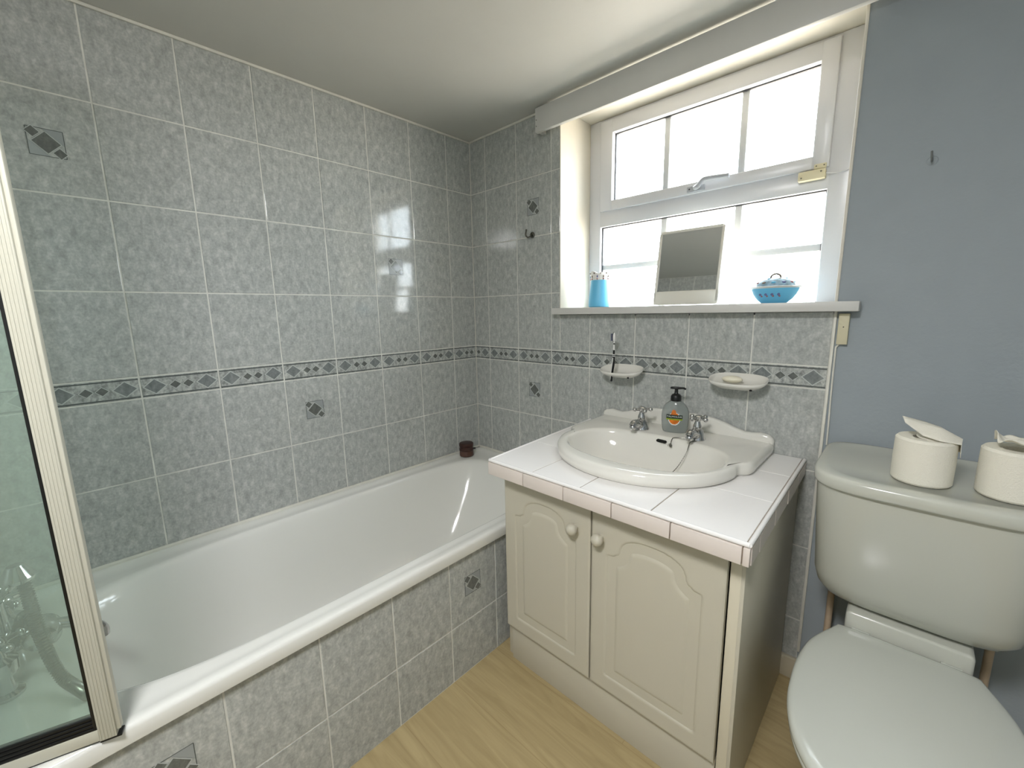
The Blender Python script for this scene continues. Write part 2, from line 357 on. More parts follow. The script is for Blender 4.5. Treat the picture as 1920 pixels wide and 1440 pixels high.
# wall_back : u runs along x. Grid lines every 200 mm from .1061
mb = MB(); F = frame_map((0,0,0), (1,0,0), (0,0,1), (0,-1,0))
ul = [0.0] + [.1061+.2*i for i in range(8)]
def ok(a, b, c, d):
    if d <= 1.03: return [(a, b, c, d)]
    if c < 1.19:     # row cut by the sill
        out = []
        if a < .5535: out.append((a, min(b, .5535), c, d))
        if b > .5535: out.append((max(a, .5535), b, c, 1.178))
        return out
    if a < .5535: return [(a, min(b, .5535), c, d)]
    return []
grid_wall(mb, F, ul, 1.506, ok, [(.4061, 1.6435, 1), (.4061, .8302, 1)])
WX0, WX1, WZ0, WZ1, WD = .5535, 1.506, 1.17, 1.992, .31
mb.box((-.10, .0012, 0), (WX0, WD, H), 'grout')
mb.box((WX0, .0012, 0), (WX1, WD, WZ0), 'grout')
mb.box((WX0, .004, WZ1), (WX1, WD, H), 'white_paint')
mb.box((WX1, .003, 0), (2.40, WD, H), 'blue_paint')
mb.build('wall_back', kind='structure')
# plaster reveals round the window and the narrow bead on its right corner
mb = MB()
mb.box((WX0-.001, -.0015, 1.195), (WX0+.003, WD-.03, WZ1), 'reveal', .0008)
mb.box((WX0, .0, WZ1-.003), (WX1, WD-.03, WZ1+.001), 'reveal')
mb.box((WX1-.003, -.0015, 1.195), (WX1+.004, WD-.03, WZ1+.01), 'reveal', .001)
mb.build('trim_1', kind='structure')
# other walls
mb = MB(); mb.box((2.30, -2.62, 0), (2.40, .003, H), 'blue_paint'); mb.build('wall_right', kind='structure')
mb = MB(); mb.box((-.10, -2.72, 0), (2.40, -2.62, H), 'blue_paint'); mb.build('wall_front', kind='structure')
mb = MB(); F = frame_map((0, BATH_END, 0), (1,0,0), (0,0,1), (0,1,0))
ul = [0.0, .15, .35, .55, .75, .80]
grid_wall(mb, F, ul, .8, lambda a, b, c, d: [(a, b, c, d)], [(.45, 1.6435, 1)])
mb.box((-.0012, -2.62, 0), (.80, BATH_END-.0012, H), 'blue_paint')
mb.add([(0, BATH_END-.0010, 0), (.80, BATH_END-.0010, 0), (.80, BATH_END-.0010, H), (0, BATH_END-.0010, H)], [(0,1,2,3)], 'grout')
mb.build('wall_end', kind='structure')
mb = MB(); mb.box((-.10, -2.72, -.08), (2.40, WD, 0), 'floor'); mb.build('floor', kind='structure')
mb = MB(); mb.box((-.10, -2.72, H), (2.40, WD, H+.08), 'ceiling'); mb.build('ceiling', kind='structure')
# door in the wall behind the camera
d1 = MB(); d1.box((1.15, -2.625, 0), (1.93, -2.60, 1.93), 'door_paint', .003)
for z0, z1 in ((.15, .85), (.98, 1.80)):
    for x0, x1 in ((1.25, 1.50), (1.58, 1.83)): d1.box((x0, -2.602, z0), (x1, -2.594, z1), 'door_paint', .004)
do = d1.build('door_1', kind='structure')
mb = MB(); mb.tube(smoothpath([(1.21,-2.60,.98),(1.21,-2.56,.98),(1.23,-2.55,.98),(1.32,-2.55,.98)]), .009, 'chrome'); mb.build('door_handle', do)
# ceiling bead, wall corner bead
mb = MB()
mb.box((0, -1.72, H-.009), (.008, 0, H), 'sealant', .003); mb.box((0, -.008, H-.009), (.50, 0, H), 'sealant', .003)
mb.build('trim_2', kind='structure')
mb = MB(); mb.box((0, -.003, .47), (.003, 0, H-.006), 'sealant', .001); mb.build('trim_3', kind='structure')
# tile edge trim strip beside the blue wall, skirting at the floor
mb = MB(); mb.box((1.5055, -.0035, .10), (1.5125, .003, 1.178), 'sealant', .0015); mb.build('trim_4', kind='structure')
mb = MB(); mb.box((1.462, -.014, 0), (2.30, 0, .075), 'skirting', .004); mb.build('baseboard_back', kind='structure')
# sealant between bath and tiles
mb = MB()
mb.box((0, -1.72, .466), (.010, 0, .477), 'sealant', .003); mb.box((0, -.010, .466), (.714, 0, .477), 'sealant', .003)
mb.build('trim_5', kind='structure')

# ------------------------------------------------------------------ window
YF = .215
w1 = MB()
def fr(mb, x0, x1, z0, z1, t, y0, y1, k, bev=.004):
    """mitred-looking rectangular frame; t = (left, right, bottom, top)"""
    mb.box((x0, y0, z0), (x0+t[0], y1, z1), k, bev); mb.box((x1-t[1], y0, z0), (x1, y1, z1), k, bev)
    mb.box((x0+t[0]-.003, y0+.0004, z1-t[3]), (x1-t[1]+.003, y1, z1), k, bev); mb.box((x0+t[0]-.003, y0+.0004, z0), (x1-t[1]+.003, y1, z0+t[2]), k, bev)
fr(w1, .556, 1.503, 1.165, 1.989, (.058, .075, .038, .012), YF, YF+.065, 'upvc')
w1.box((.611, YF+.0004, 1.554), (1.431, YF+.065, 1.618), 'upvc', .003)
win = w1.build('window_1', kind='structure')
sa = MB(); fr(sa, .615, 1.4295, 1.6165, 1.978, (.058, .046, .040, .053), YF-.012, YF+.045, 'upvc', .005)
sash = sa.build('sash', win)
gk = MB()
def bead(mb, x0, x1, z0, z1, y, k, t=.004):
    mb.box((x0, y, z0), (x0+t, y+.01, z1), k); mb.box((x1-t, y, z0), (x1, y+.01, z1), k); mb.box((x0, y, z0), (x1, y+.01, z0+t), k); mb.box((x0, y, z1-t), (x1, y+.01, z1), k)
bead(gk, .672, 1.3845, 1.6555, 1.926, YF+.012, 'gasket', .0045); gk.build('gasket', sash)
gk = MB(); bead(gk, .613, 1.429, 1.202, 1.555, YF+.016, 'gasket', .0045); gk.build('gasket', win)
mb = MB()
for x in (.897, 1.171): mb.box((x-.0115, YF+.018, 1.655), (x+.0115, YF+.034, 1.928), 'bar', .002)
mb.build('glazing_bars', sash)
mb = MB()
for x in (.896, 1.171): mb.box((x-.0115, YF+.021, 1.20), (x+.0115, YF+.038, 1.556), 'bar', .002)
mb.box((.612, YF+.0208, 1.370), (1.43, YF+.0378, 1.392), 'bar', .002)
mb.build('glazing_bars', win)
for (x0, x1, z0, z1, y, par) in ((.67, 1.387, 1.653, 1.928, YF+.028, sash), (.611, 1.431, 1.198, 1.557, YF+.032, win)):
    for dy in (-.013, .012):
        mb = MB(); mb.box((x0, y+dy, z0), (x1, y+dy+.003, z1), 'glass'); mb.build('glass_pane', par)
# casement handle
hd = MB(); ys = YF-.012
hd.box((.998, ys-.010, 1.620), (1.062, ys, 1.641), 'handle_grey', .003)
hd.tube(smoothpath([(1.030, ys-.012, 1.632), (1.045, ys-.024, 1.634), (1.062, ys-.028, 1.650), (1.085, ys-.028, 1.652), (1.150, ys-.026, 1.647)]), [.009]*9+[.0075]*23+[.008], 'handle_grey')
hd.ball((1.008, ys-.009, 1.631), .003, 'gasket'); hd.ball((1.028, ys-.013, 1.632), .0045, 'dark_chrome')
hd.build('window_handle', sash)
lk = MB(); lk.box((1.353, ys-.016, 1.583), (1.424, ys+.008, 1.611), 'cream_plastic', .003)
lk.ball((1.362, ys-.016, 1.592), .0025, 'dark_chrome'); lk.ball((1.413, ys-.016, 1.603), .0025, 'dark_chrome')
lk.build('window_lock', win, label='cream plastic window lock body')
lk = MB(); lk.box((1.392, ys-.008, 1.613), (1.424, ys, 1.628), 'cream_plastic', .002)
lk.ball((1.398, ys-.008, 1.622), .002, 'dark_chrome'); lk.ball((1.418, ys-.008, 1.622), .002, 'dark_chrome')
lk.build('lock_keep', sash, label='cream plastic lock keep with two screws')
# thin contact wire of the sensor round to the frame edge
mb = MB(); mb.tube(smoothpath([(1.424, ys-.004, 1.598), (1.445, YF-.003, 1.596), (1.470, YF-.003, 1.597), (1.483, YF-.003, 1.590), (1.484, YF-.003, 1.50), (1.480, YF-.003, 1.21)]), .002, 'upvc', 8); mb.build('sensor_wire', win)
# sill board
mb = MB(); mb.box((.539, -.045, 1.1775), (1.561, .0, 1.2045), 'white_paint', .003); mb.box((WX0+.0035, -.002, 1.1777), (WX1-.0035, YF+.004, 1.2043), 'white_paint', .001)
sill = mb.build('window_sill', None, kind='structure'); sill.name = 'window_2_sill'
sill.name = 'trim_6'
# exterior: brick/render reveal sides and ground
mb = MB(); mb.box((.49, WD-.03, 1.1), (.580, WD+.02, 2.0), 'ext'); mb.box((1.47, WD-.03, 1.1), (1.56, WD+.02, 2.0), 'ext'); mb.build('trim_7', kind='structure')

# ------------------------------------------------------------------ pelmet over the window
pe = thing('pelmet', (1.03, 0, 1.912), 'white painted wooden pelmet board fixed across the top of the window', 'pelmet')
mb = MB(); mb.box((.4636, -.050, 1.912), (1.64, -.032, 2.003), 'white_paint', .0015)
for x in (.4700,):
    for z in (1.935, 1.958): mb.ball((x, -.050, z), .0018, 'gasket')
mb.build('front_board', pe)
mb = MB(); mb.box((.4660, -.032, 1.914), (.482, .0, 2.003), 'white_paint', .001); mb.build('return_board', pe)
mb = MB(); mb.box((1.624, -.032, 1.914), (1.638, .003, 2.003), 'white_paint', .001); mb.build('return_board', pe)

# ------------------------------------------------------------------ bathtub
def se(cx, cy, a, b, z, n=4, n2=None, N=160, ph=0):
    """polar superellipse ring; n for the far (+y) half and n2 for the near half"""
    out = []
    for i in range(N):
        t = 2*PI*(i+.5)/N; c, s_ = math.cos(t), math.sin(t); k = n if s_ > 0 or n2 is None else n2
        r = (abs(c)**k + abs(s_)**k)**(-1/k); out.append(Vector((cx+a*r*c, cy+b*r*s_, z)))
    return out
def box4(x0, x1, y0, y1, z, n=4, n2=None, N=160): return se((x0+x1)/2, (y0+y1)/2, (x1-x0)/2, (y1-y0)/2, z, n, n2, N)
bath = thing('bathtub', (.357, -.86, 0), 'white built-in bathtub with grey tiled side panel', 'bathtub')
B0, B1 = BATH_END+.002, -.002
mb = MB()
R = [box4(.002, .7130, B0, B1, .430, 60), box4(.002, .7145, B0, B1, .440, 60), box4(.002, .7145, B0, B1, .458, 60), box4(.002, .7125, B0, B1, .4645, 50),
     box4(.003, .708, B0, B1-.002, .4675, 45), box4(.010, .700, B0+.005, B1-.01, .468, 40), box4(.030, .690, B0+.02, -.03, .4675, 30),
     box4(.034, .684, B0+.024, -.036, .4655, 28), box4(.060, .672, -1.640, -.095, .4650, 12, 6), box4(.074, .660, -1.615, -.125, .4660, 7, 4.5), box4(.080, .654, -1.606, -.134, .4650, 6.4, 4),
     box4(.085, .648, -1.598, -.141, .459, 6, 3.8), box4(.089, .643, -1.590, -.150, .448, 5.6, 3.6), box4(.094, .636, -1.575, -.168, .42, 5, 3.4), box4(.108, .618, -1.55, -.215, .34, 4.6, 3.2),
     box4(.122, .600, -1.53, -.27, .26, 4.3, 3.2), box4(.138, .580, -1.51, -.325, .18, 4, 3.2), box4(.158, .560, -1.49, -.37, .135, 3.6, 3), box4(.19, .53, -1.46, -.42, .108, 3.2, 3), box4(.24, .48, -1.40, -.50, .098, 3, 3), box4(.34, .38, -1.05, -.85, .094, 2.5, 2.5)]
mb.loft(R, 'bath', cap1=True); mb.build('tub', bath, sharp=60)
# tiled side panel
mb = MB(); F = frame_map((.700, 0, 0), (0,-1,0), (0,0,1), (1,0,0))
yl = [.366, .5645, .7625, .9605, 1.1585, 1.3565, 1.5545, 1.718]
for i in range(len(yl)-1):
    for (v0, v1) in ((0.001, .1925), (.1925, .4305)): tile_cell(mb, F, yl[i], yl[i+1], v0, v1)
motif(mb, F, .6690, .3140, 1); motif(mb, F, 1.4490, .3140, 1)
mb.box((.672, -1.718, .0), (.6988, -.005, .438), 'grout')
mb.build('side_panel', bath, label='grey marbled tiled bath side panel')
mb = MB(); mb.lathe([(.001,0),(.026,0),(.028,.002),(.022,.004),(.001,.004)], 'chrome', c=(.36,-1.38,.0965)); mb.build('drain', bath)
# bath shower mixer on the end deck
mix = MB(); YM = -1.655
for dx in (-.09, .09):
    mix.lathe([(.024,0),(.024,.006),(.015,.012),(.013,.04),(.016,.05)], 'chrome', c=(.36+dx, YM, .4665), n=24)
    mix.lathe([(.020,.045),(.024,.055),(.024,.075),(.012,.085),(.008,.10)], 'chrome', c=(.36+dx, YM, .4665), n=24)
mix.tube([(.27, YM, .53), (.31, YM, .533), (.36, YM, .535), (.41, YM, .533), (.45, YM, .53)], [.017,.016,.022,.016,.017], 'chrome', 20)
mix.tube(smoothpath([(.36, YM, .53), (.36, YM+.05, .535), (.36, YM+.10, .52), (.36, YM+.135, .485), (.36, YM+.138, .462)]), .0125, 'chrome', 16)
mix.tube([(.36, YM, .54), (.36, YM, .62)], [.012, .009], 'chrome', 16)
mix.tube(smoothpath([(.325, YM+.02, .655), (.335, YM+.005, .635), (.36, YM, .622), (.385, YM+.005, .635), (.395, YM+.02, .655)]), .006, 'chrome', 12)
mix.ball((.325, YM+.022, .657), .008, 'chrome'); mix.ball((.395, YM+.022, .657), .008, 'chrome')
mixo = mix.build('shower_mixer', bath, label='chrome bath shower mixer tap behind the glass screen')
for dx in (-.09, .09):
    h_ = MB(); zc = .580; cx = .36+dx
    h_.ball((cx, YM, zc), .014, 'chrome')
    for a in range(4):
        d = Vector((math.cos(a*PI/2+.5), math.sin(a*PI/2+.5), 0)); h_.tube([Vector((cx, YM, zc)), Vector((cx, YM, zc))+d*.033], [.006, .005], 'chrome', 10); h_.ball(Vector((cx, YM, zc))+d*.036, .0085, 'chrome', 10)
    h_.build('tap_handle', mixo)
hs = MB(); pth = smoothpath([(.45, YM+.045, .700), (.36, YM+.022, .652), (.31, YM+.018, .640), (.27, YM+.012, .632)], 6)
hs.tube(pth, .011, 'chrome', 16); hs.lathe([(.001,0),(.022,.002),(.026,.010),(.012,.035),(.001,.036)], 'chrome', T=TR(.450, YM+.045, .690), n=24)
hs.build('shower_handset', mixo)
for pts_ in ([(.45,-1.606,.705),(.46,-1.602,.665),(.462,-1.600,.62),(.468,-1.597,.575),(.485,-1.590,.525),(.51,-1.578,.490),(.545,-1.560,.478),(.585,-1.545,.478)],
             [(.39,-1.640,.535),(.415,-1.618,.60),(.430,-1.606,.585),(.424,-1.600,.53),(.415,-1.594,.47),(.405,-1.584,.40),(.395,-1.565,.30),(.37,-1.52,.18),(.34,-1.46,.125)]):
    hs = MB(); pth = smoothpath(pts_, 17); hs.tube(pth, [.0108 if i % 2 else .0082 for i in range(len(pth))], 'dark_chrome', 14); hs.build('shower_hose', mixo, sharp=20)
hs = MB(); hs.lathe([(.001,-.034),(.024,-.032),(.030,-.02),(.031,.02),(.024,.032),(.001,.034)], 'chrome', T=TR(.36,-1.605,.525) @ Matrix.Rotation(PI/2, 4, 'Y'), n=28); hs.build('diverter', mixo)

# ------------------------------------------------------------------ shower screen
ss = thing('shower_screen', (.70, -1.60, .466), 'hinged glass shower screen in cream ribbed frame standing on the bath rim', 'shower screen')
ang = math.atan2(-.089, -.028); E0 = Vector((.7175, -1.5050, .4715)); ud = Vector((math.cos(ang), math.sin(ang), 0)); nd = Vector((-ud.y, ud.x, 0))  # nd: towards room side (+x)
if nd.x < 0: nd = -nd
LS = .205
def SB(mb, u0, u1, z0, z1, n0, n1, k, bev=0):
    T = Matrix((( ud.x, nd.x, 0, E0.x), (ud.y, nd.y, 0, E0.y), (0, 0, 1, E0.z), (0,0,0,1)))
    mb.box((u0, n0, z0), (u1, n1, z1), k, bev, T=T)
mb = MB(); SB(mb, .006, .029, .000, 1.40, -.010, .012, 'screen_frame', .001)
for i in range(5): SB(mb, .0085+i*.0042, .0105+i*.0042, .001, 1.399, .0115, .0128, 'screen_frame', .0005)
SB(mb, .000, .007, .008, 1.395, -.004, .008, 'screen_frame', .002)
mb.build('edge_profile', ss)
mb = MB(); SB(mb, .029, LS, .0, .022, -.008, .010, 'screen_frame', .001); mb.build('bottom_rail', ss)
mb = MB(); SB(mb, .029, LS, 1.378, 1.40, -.008, .010, 'screen_frame', .001); mb.build('top_rail', ss)
mb = MB(); SB(mb, .029, .0345, .022, 1.378, -.006, .009, 'rubber', .001)
for k_ in range(4): SB(mb, .029, LS, .022+.0065*k_, .0275+.0065*k_, -.006, .0095-.001*k_, 'rubber', .0015)
mb.build('rubber_seal', ss)
mb = MB(); SB(mb, .0, .029, -.0045, .000, -.008, .0105, 'rubber', .001); SB(mb, .029, LS, -.003, .0, -.008, .008, 'rubber', .001); mb.build('drip_seal', ss)
mb = MB(); SB(mb, .0335, LS-.002, .046, 1.379, -.001, .003, 'screen_glass'); mb.build('glass_panel', ss)
mb = MB(); SB(mb, LS, LS+.018, -.0, 1.40, -.010, .012, 'screen_frame', .001); mb.build('wall_profile', ss)

# ------------------------------------------------------------------ vanity cabinet
van = thing('vanity_cabinet', (1.10, -.28, 0), 'cream two-door vanity cabinet under the tiled worktop', 'cabinet')
mb = MB(); mb.box((.745, -.545, .0), (.760, -.012, .688), 'cabinet', .001); mb.build('side_panel', van)
mb = MB(); mb.box((1.437, -.562, .0), (1.459, -.015, .690), 'panel_edge', .001); mb.build('side_panel', van)
mb = MB(); mb.box((.762, -.535, .12), (1.435, -.03, .134), 'cabinet'); mb.build('base_board', van)
mb = MB(); mb.box((.762, -.03, .0), (1.435, -.016, .688), 'cabinet'); mb.build('back_panel', van)
mb = MB(); mb.box((.762, -.545, .655), (1.435, -.52, .688), 'cabinet'); mb.build('front_rail', van)
mb = MB(); mb.box((.770, -.556, .0), (1.433, -.538, .134), 'cabinet', .001); mb.build('plinth', van)
# thin end panel over the right flank
mb = MB(); mb.box((1.4585, -.5615, 0), (1.4665, -.015, .690), 'cabinet', .0008); mb.build('end_panel', van)
def door(x0, x1, z0, z1, kx):
    """moulded door: a heightfield over the whole leaf, with a cathedral-arched raised panel"""
    hw = (x1-x0)/2-.052; cx = (x0+x1)/2; pb = .192; sh = .550; pk = .618
    out = [(-hw, pb), (-hw, sh)]
    for i in range(5): t = PI/2*i/4; out.append((-hw+.026*math.sin(t)*.9, sh+.014*(1-math.cos(t))*.6))
    for i in range(1, 7): t = PI/2*i/6; out.append((-hw+.0234+.014*math.sin(t), sh+.0084+.022*(1-math.cos(t))))
    xa, za = out[-1]; hx = -xa
    for i in range(1, 24): u = -hx+2*hx*i/24; out.append((u, za+(pk-za)*math.sqrt(max(0, 1-(abs(u)/hx)**2.2))*1.0 if True else 0))
    left = [p for p in out if p[0] <= 1e-6]; poly = left + [(-p[0], p[1]) for p in left[::-1] if p[0] < -1e-6]
    segs = [(poly[i], poly[(i+1) % len(poly)]) for i in range(len(poly))]
    def sdf(px, pz):
        d = 1e9; ins = False
        for (a, b_) in segs:
            ex, ez = b_[0]-a[0], b_[1]-a[1]; wx, wz = px-a[0], pz-a[1]; L = ex*ex+ez*ez
            t = 0 if L == 0 else max(0, min(1, (wx*ex+wz*ez)/L)); dx, dz = wx-ex*t, wz-ez*t; d = min(d, dx*dx+dz*dz)
            if (a[1] > pz) != (b_[1] > pz) and px < (b_[0]-a[0])*(pz-a[1])/(b_[1]-a[1])+a[0]: ins = not ins
        d = math.sqrt(d); return -d if ins else d
    def ss_(a, b_, x): t = max(0, min(1, (x-a)/(b_-a))); return t*t*(3-2*t)
    def prof(d):          # d negative inside
        g = 0
        g -= .0060*math.exp(-((d)/.0034)**2)                                   # outer groove
        if d < 0:
            i_ = -d
            g -= .0042*(1-ss_(.018, .032, i_)) * ss_(.001, .004, i_)         # sunk field rising to the raised panel
            g -= .0022*math.exp(-((i_-.008)/.0018)**2)
        return g
    nx, nz = 84, 132; bm_v = []; fs = []
    for j in range(nz+1):
        for i in range(nx+1):
            x = x0+(x1-x0)*i/nx; z = z0+(z1-z0)*j/nz; e = min(x-x0, x1-x, z-z0, z1-z)
            h = prof(sdf(x-cx, z)) if abs(x-cx) < hw+.02 and z > pb-.02 else 0
            h -= .003*max(0, 1-e/.004)**2
            bm_v.append((x, -.575-h, z))
    for j in range(nz):
        for i in range(nx): a = j*(nx+1)+i; fs.append((a, a+1, a+nx+2, a+nx+1))
    mb = MB(); mb.add(bm_v, fs, 'cabinet', True); mb.box((x0, -.5722, z0), (x1, -.558, z1), 'cabinet')
    d = mb.build('door', van, sharp=50, fix=False)
    kb = MB(); T = TR(kx, -.575, .598) @ Matrix.Rotation(PI/2, 4, 'X')
    kb.lathe([(.001,-.003),(.0085,-.003),(.0075,.006),(.0095,.010),(.0150,.0145),(.0165,.021),(.0155,.027),(.0110,.032),(.005,.0345),(.0005,.035)], 'cabinet', T=T, n=28)
    kb.build('knob', d)
door(.7635, 1.0895, .138, .684, 1.043); door(1.0945, 1.4335, .138, .684, 1.124)

# ------------------------------------------------------------------ tiled worktop
wt = thing('worktop', (1.10, -.3, .69), 'white tiled worktop with cream tiled edge around the washbasin', 'worktop')
FLx, FRx, BLx, BRx = .744, 1.487, .712, 1.478; FY = -.628
def cx_(u, y):   # slightly out-of-square plan: u 0..1 left to right
    t = y/FY; l = BLx+(FLx-BLx)*t; r = BRx+(FRx-BRx)*t; return l+(r-l)*u
mb = MB()
def quadtile(mb, pts, z, k, h=.0008):
    c = sum((Vector((p[0], p[1])) for p in pts), Vector((0,0)))/4; vs = []
    for zz, sh in ((z-.006, 0), (z-h, 0), (z, .0011)):
        for p in pts:
            q = Vector((p[0], p[1])); d = (c-q); q2 = q+Vector((math.copysign(sh, d.x), math.copysign(sh, d.y))); vs.append((q2.x, q2.y, zz))
    fs = [(8,9,10,11),(3,2,1,0)]+[(i, (i+1) % 4, 4+(i+1) % 4, 4+i) for i in range(4)]+[(4+i, 4+(i+1) % 4, 8+(i+1) % 4, 8+i) for i in range(4)]; mb.add(vs, fs, k)
ys_ = [-.002, -.188, -.391, -.620]; xs_ = [None, .920, 1.083, 1.277, None]
for j in range(3):
    for i in range(4):
        g = .0012
        def X(idx, y): return cx_(0, y)+.008 if idx == 0 else (cx_(1, y)-.010 if idx == 4 else xs_[idx])
        ya, yb = ys_[j]-g, ys_[j+1]+g
        quadtile(mb, [(X(i, ya)+g, ya), (X(i+1, ya)-g, ya), (X(i+1, yb)-g, yb), (X(i, yb)+g, yb)], .7400, 'white_tile')
tt_ = mb.build('top_tiles', wt)
mb = MB(); poly = [(cx_(0,0)+.006, -.002), (cx_(1,0)-.006, -.002), (cx_(1,FY)-.008, FY+.008), (cx_(0,FY)+.006, FY+.008)]
mb.prism(poly, .692, .7385, 'z', 'brown_grout'); bo_ = mb.build('board', wt, label='brown grout bed and board')
mb = MB(); exs = [FLx+.001, .892, 1.036, 1.181, 1.327, 1.4715, FRx-.001]
for i in range(len(exs)-1):
    mb.box((exs[i]+.0012, FY+.001, .692), (exs[i+1]-.0012, FY+.009, .7305), 'edge_tile', .0012)
mb.build('edge_tiles', wt, label='cream edge tiles with brown joints')
def bead_strip(mb, a, b, k, z=.7365):
    a, b = Vector((a[0], a[1], z)), Vector((b[0], b[1], z)); mb.tube([a, b], .0052, k, 12)
mb = MB(); bead_strip(mb, (FLx+.004, FY+.0065), (FRx-.004, FY+.0065), 'white_tile'); bead_strip(mb, (BLx+.005, -.004), (FLx+.005, FY+.006), 'white_tile'); bead_strip(mb, (BRx-.005, -.004), (FRx-.005, FY+.006), 'white_tile')
mb.build('edge_bead', wt)
mb = MB(); dv = (Vector((FRx, FY, 0))-Vector((BRx, 0, 0))).normalized(); F = frame_map((BRx, 0, 0), dv, (0,0,1), (-dv.y, dv.x, 0))
for u0, u1 in ((.004, .12), (.12, .265), (.265, .41), (.41, .555), (.555, .618)): tile_cell(mb, F, u0, u1, .690, .7325, 'edge_tile')
dv2 = (Vector((FLx, FY, 0))-Vector((BLx, 0, 0))).normalized(); F2 = frame_map((BLx+.001, 0, 0), dv2, (0,0,1), (-abs(dv2.y), -dv2.x*0, 0))
mb.build('side_edge_tiles', wt)
mb = MB(); T = Matrix.Identity(4)
mb.prism([(BLx+.002, -.004), (BLx+.010, -.004), (FLx+.010, FY+.006), (FLx+.002, FY+.006)], .690, .7315, 'z', 'edge_tile'); mb.build('left_edge_tiles', wt)

def cut_hole(o, ring, z0, z1):
    mb = MB(); mb.loft([[(p.x, p.y, z0) for p in ring], [(p.x, p.y, z1) for p in ring]], 'hole', True, True, smooth=False); c = mb.build('cutter')
    md = o.modifiers.new('b', 'BOOLEAN'); md.operation = 'DIFFERENCE'; md.object = c; md.solver = 'EXACT'
    o.data.materials.append(M['hole']) if False else None
    bpy.context.view_layer.update(); me = bpy.data.meshes.new_from_object(o.evaluated_get(bpy.context.evaluated_depsgraph_get()))
    o.modifiers.clear(); o.data = me; bpy.data.objects.remove(c)
hole_ring = [Vector((1.092+.245*math.cos(2*PI*i/96), -.315+.180*math.sin(2*PI*i/96), 0)) for i in range(96)]
# ------------------------------------------------------------------ washbasin
cut_hole(tt_, hole_ring, .70, .80); cut_hole(bo_, hole_ring, .60, .80)
wb = thing('washbasin', (1.092, -.27, .741), 'white porcelain inset washbasin with shaped upstand and two chrome taps', 'washbasin')
BC = Vector((1.092, -.285)); OA, OB = .276, .252
half = [(0, -.002), (.302, -.002), (.302, -.235), (.298, -.252), (.288, -.266), (.278, -.272), (.2735, -.285)]
for i in range(1, 25):
    t = PI/2*i/24; half.append((OA*math.cos(t), -.285-OB*math.sin(t)))
outl = [Vector((1.092+x, y)) for x, y in half] + [Vector((1.092-x, y)) for x, y in half[::-1] if x > 1e-4]
NB = 192
def cast(ang, s=1.0, inset=0.0):
    d = Vector((math.cos(ang), math.sin(ang))); best = 0
    for i in range(len(outl)):
        a, b = outl[i]-BC, outl[(i+1) % len(outl)]-BC; e = b-a; den = d.x*e.y-d.y*e.x
        if abs(den) < 1e-12: continue
        t = (a.x*e.y-a.y*e.x)/den; u = (a.x*d.y-a.y*d.x)/den
        if t > 0 and -1e-6 <= u <= 1+1e-6: best = max(best, t)
    return d*(best-inset)
def oring(z, inset):
    return [Vector((*(BC+cast(2*PI*(i+.5)/NB, inset=inset)), z)) for i in range(NB)]
def iring(z, cx, cy, a, b, n=2.35):
    out = []
    for i in range(NB):
        t = 2*PI*(i+.5)/NB; c, s_ = math.cos(t), math.sin(t); k = n+.5 if s_ > 0 else n-.2; r = (abs(c)**k+abs(s_)**k)**(-1/k); out.append(Vector((cx+a*r*c, cy+b*r*s_, z)))
    return out
mb = MB(); IC = (1.098, -.322)
mb.loft([oring(.7405, .016), oring(.7405, .008), oring(.746, .002), oring(.757, 0), oring(.767, .001), oring(.7735, .005), oring(.7765, .012), oring(.7770, .020),
         iring(.7772, *IC, .248, .164), iring(.7762, *IC, .2425, .158), iring(.772, *IC, .238, .1535), iring(.764, *IC, .2345, .150), iring(.74, *IC, .226, .143), iring(.71, *IC, .206, .130),
         iring(.68, *IC, .172, .108), iring(.66, *IC, .125, .08), iring(.650, *IC, .07, .045), iring(.647, *IC, .022, .016, 2)], 'porcelain', cap1=True)
mb.build('bowl', wb, sharp=70)
# upstand
pr = [(-.3005,.770),(-.3015,.782),(-.297,.792),(-.285,.800),(-.262,.8035),(-.240,.800),(-.218,.7985),(-.190,.806),(-.155,.819),(-.120,.8275),(-.080,.8320),(0,.8335)]
poly = [(1.092+x, z) for x, z in pr] + [(1.092-x, z) for x, z in pr[-2::-1]]
mb = MB(); mb.prism(poly, -.003, -.028, 'y', 'porcelain', .008, 3); mb.build('upstand', wb, sharp=60)
mb = MB()
pts = []
for i in range(24):
    t = 2*PI*i/24; cxx = .012 if math.cos(t) > 0 else -.012; pts.append((cxx+.0055*math.cos(t), .0045*math.sin(t)))
Tn = TR(1.104, -.1772, .7625) @ Matrix.Rotation(math.radians(-6), 4, 'Z') @ Matrix.Rotation(math.radians(12), 4, 'X')
mb.prism(pts, -.002, .004, 'y', 'hole', T=Tn); mb.build('overflow_slot', wb, label='dark overflow slot')
mb = MB(); mb.lathe([(.0005,0),(.020,0),(.0215,.0015),(.016,.003),(.0005,.003)], 'chrome', c=(1.098,-.322,.6475)); mb.build('drain', wb)
